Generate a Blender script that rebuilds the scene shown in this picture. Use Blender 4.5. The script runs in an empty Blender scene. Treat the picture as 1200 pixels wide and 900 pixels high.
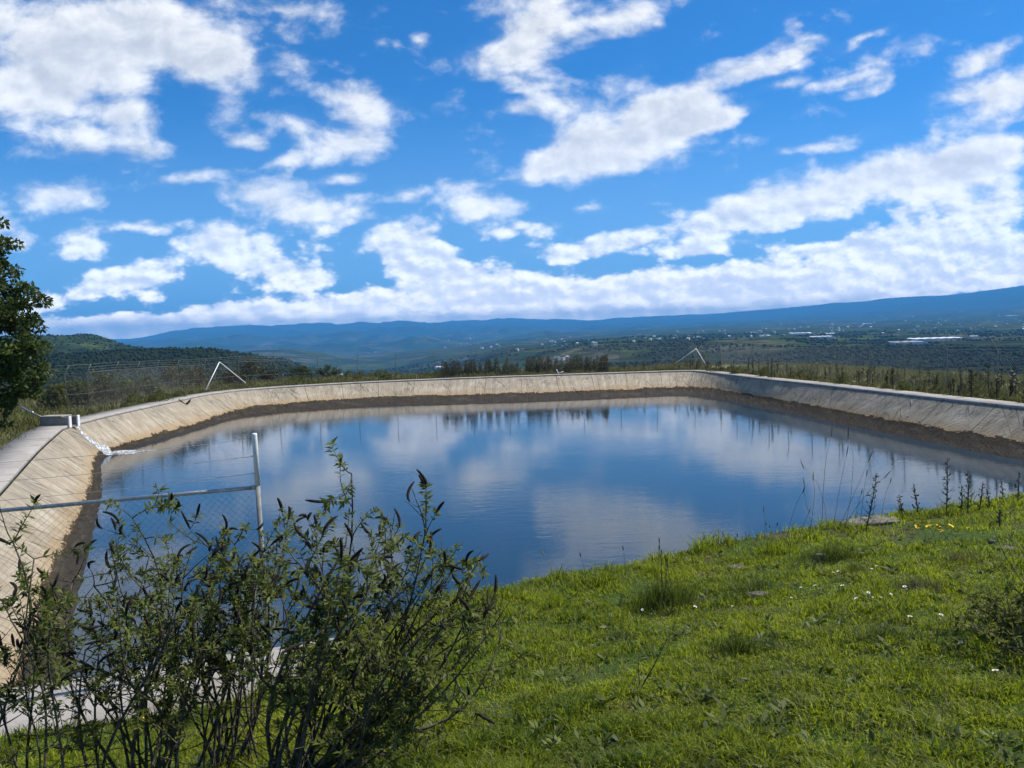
import bpy, math, random
import numpy as np
from math import radians as R
rng = np.random.default_rng(11)
random.seed(5)
C = bpy.context.scene
COL = C.collection

# ------------------------------------------------------------------ camera
PITCH = math.atan(50/900); ROLL = -0.03; EYE = 2.85
def ray(px, py):                       # photo pixel (1200x900) -> world direction
    x, y, z = (px-600)/900, (450-py)/900, -1.0
    c, s = math.cos(ROLL), math.sin(ROLL)
    x, y = c*x-s*y, s*x+c*y
    a = math.pi/2-PITCH; c, s = math.cos(a), math.sin(a)
    return np.array([x, c*y-s*z, s*y+c*z])
def at(px, py, z=0.0):                 # point on the horizontal plane z
    d = ray(px, py); t = (z-EYE)/d[2]
    return np.array([d[0]*t, d[1]*t, z])
def atY(px, py, Y):                    # point at forward distance Y
    d = ray(px, py); t = Y/d[1]
    return np.array([d[0]*t, Y, EYE+d[2]*t])

cd = bpy.data.cameras.new('camera'); cam = bpy.data.objects.new('camera', cd); COL.objects.link(cam)
cam.location = (0, 0, EYE); cam.rotation_mode = 'QUATERNION'
from mathutils import Matrix, Vector
cam.rotation_quaternion = (Matrix.Rotation(math.pi/2-PITCH, 3, 'X') @ Matrix.Rotation(ROLL, 3, 'Z')).to_quaternion()
cd.sensor_width = 36; cd.lens = 27; cd.clip_start = 0.05; cd.clip_end = 120000
C.camera = cam

# ------------------------------------------------------------------ noise
_perm = rng.permutation(256); _perm = np.concatenate([_perm, _perm, _perm])
_ga = rng.uniform(0, 2*np.pi, 256); _gx, _gy = np.cos(_ga), np.sin(_ga)
def perlin(x, y):
    x = np.asarray(x, float); y = np.asarray(y, float)
    xi = np.floor(x).astype(int); yi = np.floor(y).astype(int)
    fx, fy = x-xi, y-yi; xi &= 255; yi &= 255
    u = fx*fx*fx*(fx*(fx*6-15)+10); v = fy*fy*fy*(fy*(fy*6-15)+10)
    def g(ix, iy, dx, dy):
        h = _perm[_perm[ix]+iy] & 255
        return _gx[h]*dx+_gy[h]*dy
    a = g(xi, yi, fx, fy); b = g(xi+1, yi, fx-1, fy)
    c = g(xi, yi+1, fx, fy-1); d = g(xi+1, yi+1, fx-1, fy-1)
    return (a+u*(b-a))*(1-v)+(c+u*(d-c))*v
def fbm(x, y, o=5, gain=.5):
    r = 0; a = 1
    for i in range(o):
        r = r+a*perlin(x+17.3*i, y-9.1*i); x = x*2.03; y = y*2.03; a *= gain
    return r
def ridged(x, y, o=5):
    r = 0; a = 1; w = 1
    for i in range(o):
        n = (1-np.abs(perlin(x+31.7*i, y+11.1*i))*1.6); n = n*n*w
        r = r+a*n; w = np.clip(n*1.5, 0, 1); x = x*2.07; y = y*2.07; a *= .5
    return r
def S(t):
    t = np.clip(t, 0, 1); return t*t*(3-2*t)

# ------------------------------------------------------------------ mesh helpers
class MB:
    def __init__(s): s.v = []; s.f = []; s.m = []
    def add(s, v, f, mi=0):
        b = len(s.v); s.v += [tuple(map(float, p)) for p in v]; s.f += [tuple(b+i for i in q) for q in f]; s.m += [mi]*len(f)
    def box(s, c, d, rz=0, mi=0, taper=1.0, bev=0.0):
        x, y, z = d[0]/2, d[1]/2, d[2]/2; ca, sa = math.cos(rz), math.sin(rz); vs = []
        if bev:
            b = min(bev, x*.9, y*.9, z*.9)
            prof = [(x-b, y-b, -z), (x, y, -z+b), (x, y, z-b), (x-b, y-b, z)]
        else: prof = [(x, y, -z), (x, y, z)]
        for k, (X, Y, Z) in enumerate(prof):
            t = taper if Z > 0 else 1
            for sx, sy in ((-1, -1), (1, -1), (1, 1), (-1, 1)):
                a, b2 = sx*X*t, sy*Y*t
                vs.append((c[0]+a*ca-b2*sa, c[1]+a*sa+b2*ca, c[2]+Z))
        f = [(3, 2, 1, 0)]
        for k in range(len(prof)-1):
            for i in range(4):
                j = (i+1) % 4; f.append((k*4+i, k*4+j, k*4+4+j, k*4+4+i))
        k = (len(prof)-1)*4; f.append((k, k+1, k+2, k+3)); s.add(vs, f, mi)
    def tube(s, pts, rad, n=6, mi=0, cap=True):
        pts = [np.asarray(p, float) for p in pts]
        if not hasattr(rad, '__len__'): rad = [rad]*len(pts)
        b = len(s.v); ref = None
        for i, p in enumerate(pts):
            t = pts[min(i+1, len(pts)-1)]-pts[max(i-1, 0)]; L = np.linalg.norm(t); t = t/L if L > 0 else np.array([0, 0, 1.])
            if ref is None: ref = np.array([1., 0, 0]) if abs(t[0]) < .8 else np.array([0, 1., 0])
            u = ref-t*np.dot(ref, t); u /= max(np.linalg.norm(u), 1e-9); w = np.cross(t, u); ref = u
            for k in range(n):
                a = 2*math.pi*k/n; q = p+rad[i]*(math.cos(a)*u+math.sin(a)*w); s.v.append((float(q[0]), float(q[1]), float(q[2])))
        for i in range(len(pts)-1):
            for k in range(n):
                j = (k+1) % n; s.f.append((b+i*n+k, b+i*n+j, b+(i+1)*n+j, b+(i+1)*n+k)); s.m.append(mi)
        if cap:
            s.f.append(tuple(b+k for k in range(n-1, -1, -1))); s.m.append(mi)
            e = b+(len(pts)-1)*n; s.f.append(tuple(e+k for k in range(n))); s.m.append(mi)
    def mesh(s, name, mats):
        me = bpy.data.meshes.new(name); me.from_pydata(s.v, [], s.f)
        for m in (mats if isinstance(mats, list) else [mats]): me.materials.append(m)
        if any(s.m): me.polygons.foreach_set('material_index', s.m)
        me.update(); return me
def link(name, me, parent=None, smooth=False, loc=None):
    o = bpy.data.objects.new(name, me); COL.objects.link(o)
    if parent: o.parent = parent
    if loc is not None: o.location = loc
    if smooth: me.polygons.foreach_set('use_smooth', [True]*len(me.polygons))
    return o
def arr_mesh(name, V, F, mat, attrs=None, smooth=False):     # V (n,3), F (m,k) all the same k
    me = bpy.data.meshes.new(name); V = np.asarray(V, np.float32); F = np.asarray(F, np.int32); k = F.shape[1]
    me.vertices.add(len(V)); me.vertices.foreach_set('co', V.ravel())
    me.loops.add(F.size); me.loops.foreach_set('vertex_index', F.ravel())
    me.polygons.add(len(F)); me.polygons.foreach_set('loop_start', np.arange(0, F.size, k, dtype=np.int32))
    me.polygons.foreach_set('loop_total', np.full(len(F), k, np.int32))
    if smooth: me.polygons.foreach_set('use_smooth', np.ones(len(F), bool))
    for n, a in (attrs or {}).items():
        at_ = me.attributes.new(n, 'FLOAT', 'POINT'); at_.data.foreach_set('value', np.asarray(a, np.float32))
    me.materials.append(mat); me.update(calc_edges=True); me.validate(); return me
def tag(o, label=None, cat=None, group=None, kind=None):
    if label: o['label'] = label
    if cat: o['category'] = cat
    if group: o['group'] = group
    if kind: o['kind'] = kind
    return o
def empty(name, loc, label, cat, group=None, rz=0):
    o = bpy.data.objects.new(name, None); COL.objects.link(o); o.location = loc; o.rotation_euler = (0, 0, rz); o.empty_display_size = .2
    return tag(o, label, cat, group)
def dup(root, loc, rz=0, sc=1.0, label=None, group=None):
    r = root.copy(); COL.objects.link(r); r.location = loc; r.rotation_euler = (0, 0, rz); r.scale = (sc, sc, sc) if not hasattr(sc, '__len__') else sc
    if label: r['label'] = label
    if group: r['group'] = group
    for ch in list(root.children):
        c = ch.copy(); COL.objects.link(c); c.parent = r
    return r

# ------------------------------------------------------------------ materials
def mat(name):
    m = bpy.data.materials.new(name); m.use_nodes = True; nt = m.node_tree; nt.nodes.clear()
    out = nt.nodes.new('ShaderNodeOutputMaterial'); return m, nt, out
class N:
    def __init__(s, nt): s.nt = nt
    def n(s, t, **kw):
        x = s.nt.nodes.new(t)
        for k, v in kw.items(): setattr(x, k, v)
        return x
    def put(s, x, i, v):
        if isinstance(v, bpy.types.NodeSocket): s.nt.links.new(v, x.inputs[i])
        elif v is not None: x.inputs[i].default_value = v
    def math(s, op, a, b=None, c=None, clamp=False):
        x = s.n('ShaderNodeMath', operation=op, use_clamp=clamp); s.put(x, 0, a); s.put(x, 1, b); s.put(x, 2, c); return x.outputs[0]
    def vmath(s, op, a, b=None):
        x = s.n('ShaderNodeVectorMath', operation=op); s.put(x, 0, a); s.put(x, 1, b); return x.outputs[1] if op in ('LENGTH', 'DOT_PRODUCT') else x.outputs[0]
    def noise(s, vec, scale, detail=4, rough=.5, dist=0, dims='3D'):
        x = s.n('ShaderNodeTexNoise', noise_dimensions=dims); s.put(x, 'Vector', vec); s.put(x, 'Scale', scale); s.put(x, 'Detail', detail); s.put(x, 'Roughness', rough); s.put(x, 'Distortion', dist); return x.outputs['Fac']
    def map(s, v, a, b, c=0., d=1., smooth=True):
        x = s.n('ShaderNodeMapRange', interpolation_type='SMOOTHSTEP' if smooth else 'LINEAR'); s.put(x, 0, v); s.put(x, 1, a); s.put(x, 2, b); s.put(x, 3, c); s.put(x, 4, d); return x.outputs[0]
    def mix(s, f, a, b, blend='MIX'):
        x = s.n('ShaderNodeMix', data_type='RGBA', blend_type=blend); s.put(x, 0, f); s.put(x, 6, a if not isinstance(a, tuple) else (*a, 1)); s.put(x, 7, b if not isinstance(b, tuple) else (*b, 1)); return x.outputs[2]
    def scale(s, vec, sc, loc=(0, 0, 0)):
        x = s.n('ShaderNodeMapping'); s.put(x, 0, vec); x.inputs['Scale'].default_value = sc; x.inputs['Location'].default_value = loc; return x.outputs[0]
    def bump(s, h, strength, dist=.05, normal=None):
        x = s.n('ShaderNodeBump'); s.put(x, 'Strength', strength); s.put(x, 'Distance', dist); s.put(x, 'Height', h); s.put(x, 'Normal', normal); return x.outputs[0]
    def pos(s): return s.n('ShaderNodeNewGeometry').outputs['Position']
    def obj(s): return s.n('ShaderNodeTexCoord').outputs['Object']
    def attr(s, name): return s.n('ShaderNodeAttribute', attribute_name=name).outputs['Fac']
    def rnd(s): return s.n('ShaderNodeObjectInfo').outputs['Random']
    def bsdf(s, out, color, rough=.8, normal=None, spec=.3, metal=0.):
        b = s.n('ShaderNodeBsdfPrincipled'); s.put(b, 'Base Color', color if not isinstance(color, tuple) else (*color, 1)); s.put(b, 'Roughness', rough); s.put(b, 'Specular IOR Level', spec); s.put(b, 'Metallic', metal); s.put(b, 'Normal', normal)
        s.nt.links.new(b.outputs[0], out.inputs[0]); return b
def simple(name, c1, c2, scale=4., rough=.8, bump=.3, metal=0., spec=.3, detail=5):
    m, nt, out = mat(name); g = N(nt); p = g.obj()
    a = g.noise(p, scale, detail, .6); c = g.mix(g.map(a, .35, .65), c1, c2)
    g.bsdf(out, c, rough, g.bump(g.noise(p, scale*4, 3), bump, .02) if bump else None, spec, metal); return m
def leafmat(name, c1, c2, trans=.35, attr='tint', rough=.55, tcol=None, spec=.25):
    m, nt, out = mat(name); g = N(nt)
    c = g.mix(g.attr(attr), c1, c2)
    b = g.n('ShaderNodeBsdfPrincipled'); g.put(b, 'Base Color', c); g.put(b, 'Roughness', rough); g.put(b, 'Specular IOR Level', spec)
    t = g.n('ShaderNodeBsdfTranslucent'); g.put(t, 0, g.mix(.6, c, tcol or tuple(min(1, v*1.6) for v in c2)))
    mx = g.n('ShaderNodeMixShader'); g.put(mx, 0, trans); nt.links.new(b.outputs[0], mx.inputs[1]); nt.links.new(t.outputs[0], mx.inputs[2]); nt.links.new(mx.outputs[0], out.inputs[0]); return m

# ------------------------------------------------------------------ sun, sky, clouds
SUN_EL, SUN_AZ = R(50), R(72)           # azimuth from +Y towards +X
sd = Vector((math.sin(SUN_AZ)*math.cos(SUN_EL), math.cos(SUN_AZ)*math.cos(SUN_EL), math.sin(SUN_EL)))
sl = bpy.data.lights.new('sun', 'SUN'); sl.energy = 5.0; sl.angle = R(.53); sl.color = (1, .95, .87)
so = bpy.data.objects.new('sun', sl); COL.objects.link(so); so.rotation_mode = 'QUATERNION'; so.rotation_quaternion = sd.to_track_quat('Z', 'Y')
HAZE_TOP, HAZE_DENS = 1650., 6.6e-5

def make_world():
    w = bpy.data.worlds.new('World'); C.world = w; w.use_nodes = True; nt = w.node_tree; nt.nodes.clear(); g = N(nt)
    out = g.n('ShaderNodeOutputWorld'); bg = g.n('ShaderNodeBackground'); nt.links.new(bg.outputs[0], out.inputs[0]); bg.inputs[1].default_value = .1
    sky = g.n('ShaderNodeTexSky', sky_type='NISHITA'); sky.sun_disc = False; sky.sun_elevation = SUN_EL; sky.sun_rotation = SUN_AZ
    sky.altitude = 2600; sky.air_density = 1.0; sky.dust_density = 1.1; sky.ozone_density = 3.0
    hs = g.n('ShaderNodeHueSaturation'); hs.inputs['Saturation'].default_value = 1.3; hs.inputs['Value'].default_value = 1.0; hs.inputs['Hue'].default_value = .495
    nt.links.new(sky.outputs[0], hs.inputs['Color'])
    skc = g.mix(1., hs.outputs[0], (.66, 1.0, 1.22), 'MULTIPLY')
    d = g.n('ShaderNodeTexCoord').outputs['Generated']
    sx = g.n('ShaderNodeSeparateXYZ'); nt.links.new(d, sx.inputs[0]); dx, dy, dz = sx.outputs
    yy = g.math('MAXIMUM', dy, .06)
    X = g.math('DIVIDE', dx, yy); Z = g.math('DIVIDE', dz, yy)
    skc = g.mix(g.map(Z, .34, .02, 0., .40), skc, (4.0, 6.3, 8.6))
    cb = g.n('ShaderNodeCombineXYZ'); g.put(cb, 0, X); g.put(cb, 1, Z); P = cb.outputs[0]
    # domain warp so that the cloud bodies get billowing outlines
    wn = g.n('ShaderNodeTexNoise', noise_dimensions='2D'); g.put(wn, 'Vector', g.scale(P, (9, 15, 1))); g.put(wn, 'Detail', 3); g.put(wn, 'Scale', 1.)
    wv = g.vmath('MULTIPLY', g.vmath('SUBTRACT', wn.outputs['Color'], (.5, .5, .5)), (.05, .03, 0))
    Q = g.vmath('ADD', P, wv)
    B = [(60, 55, 150, 90, 0, 1), (180, 40, 130, 60, 8, 1), (262, 78, 75, 42, -20, 1), (40, 112, 75, 45, 0, .9), (145, 138, 55, 22, -8, .8), (345, 80, 36, 22, -35, .6),
         (165, 177, 50, 25, -5, .8), (330, 6, 75, 18, -8, .75), (640, 5, 90, 40, 0, .8), (605, 58, 95, 32, 10, .95), (745, 14, 75, 22, 15, .7), (495, 45, 22, 12, -15, .55),
         (420, 120, 62, 24, -8, .85), (402, 166, 78, 34, 5, .9), (340, 145, 40, 18, -15, .65), (295, 163, 36, 16, 0, .75), (335, 190, 38, 13, 0, .65),
         (60, 232, 85, 22, -6, .8), (310, 226, 80, 20, 0, .8), (356, 250, 82, 22, 0, .85), (210, 210, 60, 12, 0, .6), (100, 287, 52, 19, 0, .75), (22, 283, 35, 17, 0, .6),
         (145, 328, 90, 26, 0, .9), (265, 288, 72, 28, 0, 1), (335, 323, 85, 26, -8, .95), (475, 287, 66, 36, -25, 1.05), (505, 315, 62, 36, -20, 1), (560, 335, 90, 30, -8, .9), (640, 338, 110, 24, 0, .85),
         (570, 240, 62, 23, 0, .85), (480, 230, 55, 12, 0, .65), (402, 215, 34, 11, 0, .6), (690, 246, 36, 12, -10, .55),
         (745, 150, 130, 50, 8, 1), (690, 185, 85, 34, 8, .9), (820, 138, 80, 24, 12, .75), (628, 195, 45, 22, 15, .75), (840, 142, 70, 14, 14, .8), (800, 118, 80, 20, 10, .7), (640, 90, 40, 14, -5, .5), (720, 95, 60, 20, 20, .5), (610, 125, 45, 14, 10, .5),
         (868, 78, 66, 17, 14, .8), (935, 62, 42, 12, 20, .7), (1010, 45, 66, 10, 20, .75), (1000, 92, 56, 11, 14, .7), (920, 98, 40, 9, 8, .5),
         (1165, 108, 105, 38, 12, 1), (1160, 62, 56, 15, 18, .7), (1000, 218, 200, 38, 9, .95), (1150, 190, 130, 34, 12, .95), (860, 252, 120, 26, 4, .9), (1150, 245, 110, 30, 8, .85), (970, 168, 90, 13, 10, .6), (1060, 285, 120, 22, 5, .75),
         (700, 288, 120, 19, 4, .85), (830, 290, 90, 16, 3, .75), (985, 288, 110, 18, 4, .75), (600, 270, 80, 12, 0, .5), (160, 265, 90, 12, 0, .55),
         (1010, 325, 250, 30, 4, 1), (1165, 300, 110, 36, 6, 1.05), (820, 338, 170, 30, 2, 1), (660, 355, 150, 22, 0, .95), (480, 358, 150, 24, 0, .95), (300, 366, 170, 18, 0, .9), (120, 382, 140, 16, 0, .9), (70, 350, 60, 14, 0, .6), (30, 372, 60, 20, 0, .7), (60, 392, 90, 14, 0, .8), (210, 386, 120, 15, 2, .9), (420, 377, 150, 14, 1, .9), (600, 370, 140, 14, 0, .9), (760, 364, 130, 15, 2, .9), (900, 355, 130, 16, 4, .95), (1050, 340, 120, 17, 6, 1), (1180, 322, 90, 18, 8, 1)]
    F = None
    for (px, py, a, b, rot, wt) in B:
        c = ray(px, py); c = (c[0]/c[1], c[2]/c[1]); k = 1/900*(1+c[1]*c[1]*.3)
        mp = g.n('ShaderNodeMapping', vector_type='TEXTURE'); nt.links.new(Q, mp.inputs[0])
        mp.inputs['Location'].default_value = (c[0], c[1], 0); mp.inputs['Rotation'].default_value = (0, 0, R(rot+1.7)); mp.inputs['Scale'].default_value = (a*k*1.02, b*k*1.1, 1)
        gr = g.n('ShaderNodeTexGradient', gradient_type='SPHERICAL'); nt.links.new(mp.outputs[0], gr.inputs[0])
        F = g.math('MULTIPLY', gr.outputs['Fac'], wt) if F is None else g.math('MULTIPLY_ADD', gr.outputs['Fac'], wt, F)
    F = g.math('MINIMUM', F, 1.15)
    # sky behind and overhead: the same cloud field in plan
    pl = g.n('ShaderNodeCombineXYZ'); den = g.math('MAXIMUM', g.math('ADD', dz, .12), .05)
    g.put(pl, 0, g.math('DIVIDE', dx, den)); g.put(pl, 1, g.math('DIVIDE', dy, den))
    back = g.map(g.noise(pl.outputs[0], 1.1, 3, .55, dims='2D'), .42, .8)
    fm = g.map(dy, .12, .34)
    F = g.math('ADD', g.math('MULTIPLY', F, fm), g.math('MULTIPLY', back, g.math('SUBTRACT', 1., fm)))
    Vh = g.scale(P, (12, 19, 1)); Vl = g.scale(P, (21, 36, 1), (3.3, 1.7, 0)); wl = g.map(Z, .10, .26)
    def billow(vec):
        v = g.n('ShaderNodeTexVoronoi', voronoi_dimensions='2D', feature='SMOOTH_F1'); v.normalize = True; g.put(v, 'Vector', vec); g.put(v, 'Scale', .8); g.put(v, 'Detail', 3.); g.put(v, 'Roughness', .55); g.put(v, 'Lacunarity', 2.1); g.put(v, 'Smoothness', .35)
        return g.math('SUBTRACT', 1., g.math('MULTIPLY', v.outputs['Distance'], 1.45))
    def field(off, k):
        a, c = g.vmath('ADD', Vh, off), g.vmath('ADD', Vl, off)
        hi = g.math('MULTIPLY_ADD', g.noise(a, 1., 10-k, .6, .15, '2D'), .78, g.math('MULTIPLY', billow(a), .22))
        lo = g.math('MULTIPLY_ADD', g.noise(c, 1., 8-k, .56, 0., '2D'), .45, g.math('MULTIPLY', billow(c), .55))
        return g.math('MULTIPLY_ADD', g.math('SUBTRACT', hi, lo), wl, lo)
    frag = g.math('MULTIPLY', g.map(g.noise(g.scale(P, (6.5, 13, 1), (4.1, 2.2, 0)), 1., 3, .5, .3, '2D'), .54, .74, 0., .5), g.map(Z, .06, .14))
    F = g.math('ADD', F, g.math('MULTIPLY', frag, g.map(F, .0, .35, 1., .0)))
    n1 = field((0, 0, 0), 0); n2 = field((.14, .26, 0), 2)
    f2 = g.math('MULTIPLY_ADD', g.math('SUBTRACT', n1, .5), g.map(Z, .08, .26, 1.55, 1.9), F)
    low = g.map(Z, .0, .06, .12, 0.); f2 = g.math('ADD', f2, low)
    dens = g.map(f2, g.map(Z, .05, .30, .20, .10), g.map(Z, .05, .30, .50, .88))
    thin = g.map(g.math('ADD', F, g.math('MULTIPLY', g.math('SUBTRACT', n2, .5), .8)), .0, 1.0, 0, .12)      # faint veil round the bodies
    dens = g.math('MAXIMUM', dens, thin)
    relief = g.math('MULTIPLY', g.math('SUBTRACT', n1, n2), g.map(Z, .08, .26, 1.9, 1.15))
    core = g.map(f2, .50, 1.5, 0., .17)
    br = g.math('SUBTRACT', g.math('ADD', .90, relief), core)
    br = g.math('MULTIPLY_ADD', g.math('TANH', g.math('MULTIPLY', g.math('SUBTRACT', br, .85), 3.4)), .20, .84)      # soft shoulders, no flat greys
    cc = g.mix(g.map(br, .66, .98), (.79, .82, .87), (1., .99, .96))
    # haze box dims the low sky: clouds there are brightened to offset it
    el = g.math('MAXIMUM', dz, .045); tau = g.math('DIVIDE', HAZE_DENS*HAZE_TOP, el); comp = g.math('EXPONENT', g.math('MULTIPLY', tau, .80))
    cl = g.vmath('MULTIPLY', g.mix(g.map(Z, .13, .02), cc, (1.27, 1.09, .84), 'MULTIPLY'), (7.5, 7.5, 7.5)); sc = g.n('ShaderNodeVectorMath', operation='SCALE'); nt.links.new(cl, sc.inputs[0]); g.put(sc, 'Scale', g.math('MULTIPLY', br, comp))
    nt.links.new(g.mix(dens, skc, sc.outputs[0]), bg.inputs[0])
    w.cycles.sampling_method = 'MANUAL'; w.cycles.sample_map_resolution = 512
make_world()

# ------------------------------------------------------------------ reservoir outline
RIM = [(-6.0, 6.2), (-8.6, 11.2), (-11.4, 16.9), (-14.6, 23.3), (-17.7, 29.9), (-18.3, 32.1), (-18.95, 36.1), (-19.7, 44.2), (-20.2, 50.2), (-19.4, 54.4), (-17.1, 57.3), (-13.9, 59.4), (-10.2, 61.0), (-5, 62.2), (0, 63.0), (5, 63.4), (10.2, 63.7), (12.7, 63.75), (15.0, 63.2), (15.6, 57.5), (16.1, 49), (16.75, 43), (17.2, 37), (17.7, 31), (18.2, 27), (19.2, 20.5), (19.8, 16.4), (15, 14.25), (8, 11.4), (2, 8.95), (-2.5, 7.1)]
BOT = [(-5.0, 7.2, -1.1), (-7.5, 11.9, -1.1), (-10.3, 17.5, -1.1), (-13.4, 23.6, -1.1), (-16.8, 30.3, -1.12), (-17.5, 32.6, -1.15), (-17.9, 36.1, -1.1), (-18.3, 44.0, -1.1), (-18.7, 49.8, -1.1), (-18.0, 52.6, -1.1), (-16.0, 55.0, -1.1), (-13.1, 56.8, -1.1), (-9.7, 57.8, -1.1), (-5, 58.3, -1.1), (0, 58.6, -1.1), (5, 59.3, -1.1), (9.7, 60.0, -1.1), (12.2, 60.4, -1.1), (13.6, 59.6, -1.05), (14.8, 56.0, -1.0), (15.4, 48.6, -1.0), (15.8, 42.8, -1.0), (16.1, 36.8, -1.0), (16.5, 30.8, -1.0), (16.9, 26.6, -1.0), (17.9, 20.5, -1.0), (18.1, 17.4, -1.0), (14.4, 15.6, -1.0), (7.4, 12.8, -1.0), (1.4, 10.3, -1.0), (-2.9, 8.4, -1.05)]
WAT = [(-4.6, 7.9), (-7.1, 12.0), (-9.8, 17.5), (-12.8, 23.6), (-16.5, 30.5), (-17.2, 32.8), (-17.35, 36.0), (-17.3, 42.6), (-17.2, 47.6), (-16.3, 49.8), (-14.6, 51.4), (-12.2, 52.8), (-9.1, 53.7), (-4.8, 53.3), (0, 53.3), (4.6, 53.8), (8.8, 54.6), (11.2, 55.2), (12.7, 55.0), (13.9, 51.5), (14.55, 46.5), (15.0, 41.2), (15.2, 35.6), (15.7, 30.0), (16.1, 25.9), (17.0, 20.5), (16.9, 18.3), (13.9, 16.5), (6.9, 13.8), (.9, 11.3), (-3.0, 9.2)]
WL = -1.45
RA, BA, WA = np.array(RIM), np.array(BOT), np.array(WAT)
for _i in range(len(BA)):              # on the left the dry lining reaches almost down to the water
    _k = .5*S((-12-WA[_i, 0])/4+.9)*S((52-WA[_i, 1])/8) if WA[_i, 0] < 0 else .12
    BA[_i, :2] += (WA[_i]-BA[_i, :2])*_k; BA[_i, 2] += (WL+.06-BA[_i, 2])*_k
def dense(A, n):                       # closed Catmull-Rom, n points per span
    out = []
    m = len(A)
    for i in range(m):
        p0, p1, p2, p3 = A[(i-1) % m], A[i], A[(i+1) % m], A[(i+2) % m]
        for k in range(n):
            t = k/n; q = .5*((2*p1)+(-p0+p2)*t+(2*p0-5*p1+4*p2-p3)*t*t+(-p0+3*p1-3*p2+p3)*t**3)
            lin = p1+(p2-p1)*t; out.append(q*.45+lin*.55)
    return np.array(out)
ND = 24
Rd, Bd, Wd = dense(RA, ND), dense(BA, ND), dense(WA, ND)
def closed_normal(P):                  # outward normals of a clockwise-listed loop
    t = np.roll(P, -1, 0)-np.roll(P, 1, 0); t = t/np.linalg.norm(t, axis=1)[:, None]
    n = np.stack([-t[:, 1], t[:, 0]], 1); n *= np.sign(np.sum(n*(P-P.mean(0)), 1)).mean() or 1
    return n/np.linalg.norm(n, axis=1)[:, None]
Rn = closed_normal(Rd)
Ru = np.concatenate([[0], np.cumsum(np.linalg.norm(np.diff(Rd, axis=0), axis=1))]); PERIM = Ru[-1]+np.linalg.norm(Rd[0]-Rd[-1])
POLY = Rd[::6]
def sdist(x, y):                       # signed distance to the rim, positive outside
    x = np.asarray(x, float); y = np.asarray(y, float); d2 = np.full(x.shape, 1e18); ins = np.zeros(x.shape, bool)
    for i in range(len(POLY)):
        a, b = POLY[i], POLY[(i+1) % len(POLY)]; e = b-a
        t = np.clip(((x-a[0])*e[0]+(y-a[1])*e[1])/(e@e), 0, 1)
        d2 = np.minimum(d2, (x-a[0]-t*e[0])**2+(y-a[1]-t*e[1])**2)
        if a[1] != b[1]:
            ins ^= ((a[1] > y) != (b[1] > y)) & (x < (b[0]-a[0])*(y-a[1])/(b[1]-a[1])+a[0])
    d = np.sqrt(d2); return np.where(ins, -d, d)
def yline(x): return np.where(x < -2.5, 6.2+.257*(x+6), 7.1+.41*(x+2.5))
def ground_z(x, y, d=None):
    x = np.asarray(x, float); y = np.asarray(y, float)
    if d is None: d = sdist(x, y)
    dn = (yline(x)-y)*.925
    lip = S((x+2.0)/2.2)*.17+S((x-.5)/3)*.13+.05*perlin(x*.9+3, y*.9)*S((x+1.5)/1)
    sh = 1.0*(1-S((x+2.6)/1.4)); bank = np.where(dn > 0, lip+(1.27-lip)*S((dn-sh)/(7.4-sh))*.55+(1.27-lip)*np.clip((dn-sh)/(7.4-sh), 0, 1)*.45, lip*S(1+dn/2.2))
    bank = bank+(.035*perlin(x*1.3, y*1.3)+.015*perlin(x*4, y*4))*S((dn+.5-1.2*sh)/1.5)-.03*(sh > .3)*(dn < 1)
    zo = -.06+.10*perlin(x*.35, y*.35)*S((d-2)/3)-S((d-7)/60)*14-np.clip(d-20, 0, None)*.16
    zo = zo+np.where((x < -10) | (x > 14), 1, .2)*S((d-1.6)/4)*.18
    flat = S((dn+7)/4)*S((9-d)/4)
    z = np.where(dn > -2.2, np.where(dn > 0, bank, np.maximum(bank, zo)), zo)
    near = S((x+2.6)/1.2)*S((dn+2.5)/1.0)      # soil has slumped over the rim on the near side
    thr = .62*(1-near)-.30*near
    z = np.where(d < thr, np.minimum(z, z-(thr-d)*2.6), z)
    return np.maximum(z, -4.)*(d < 3)+z*(d >= 3)

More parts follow.
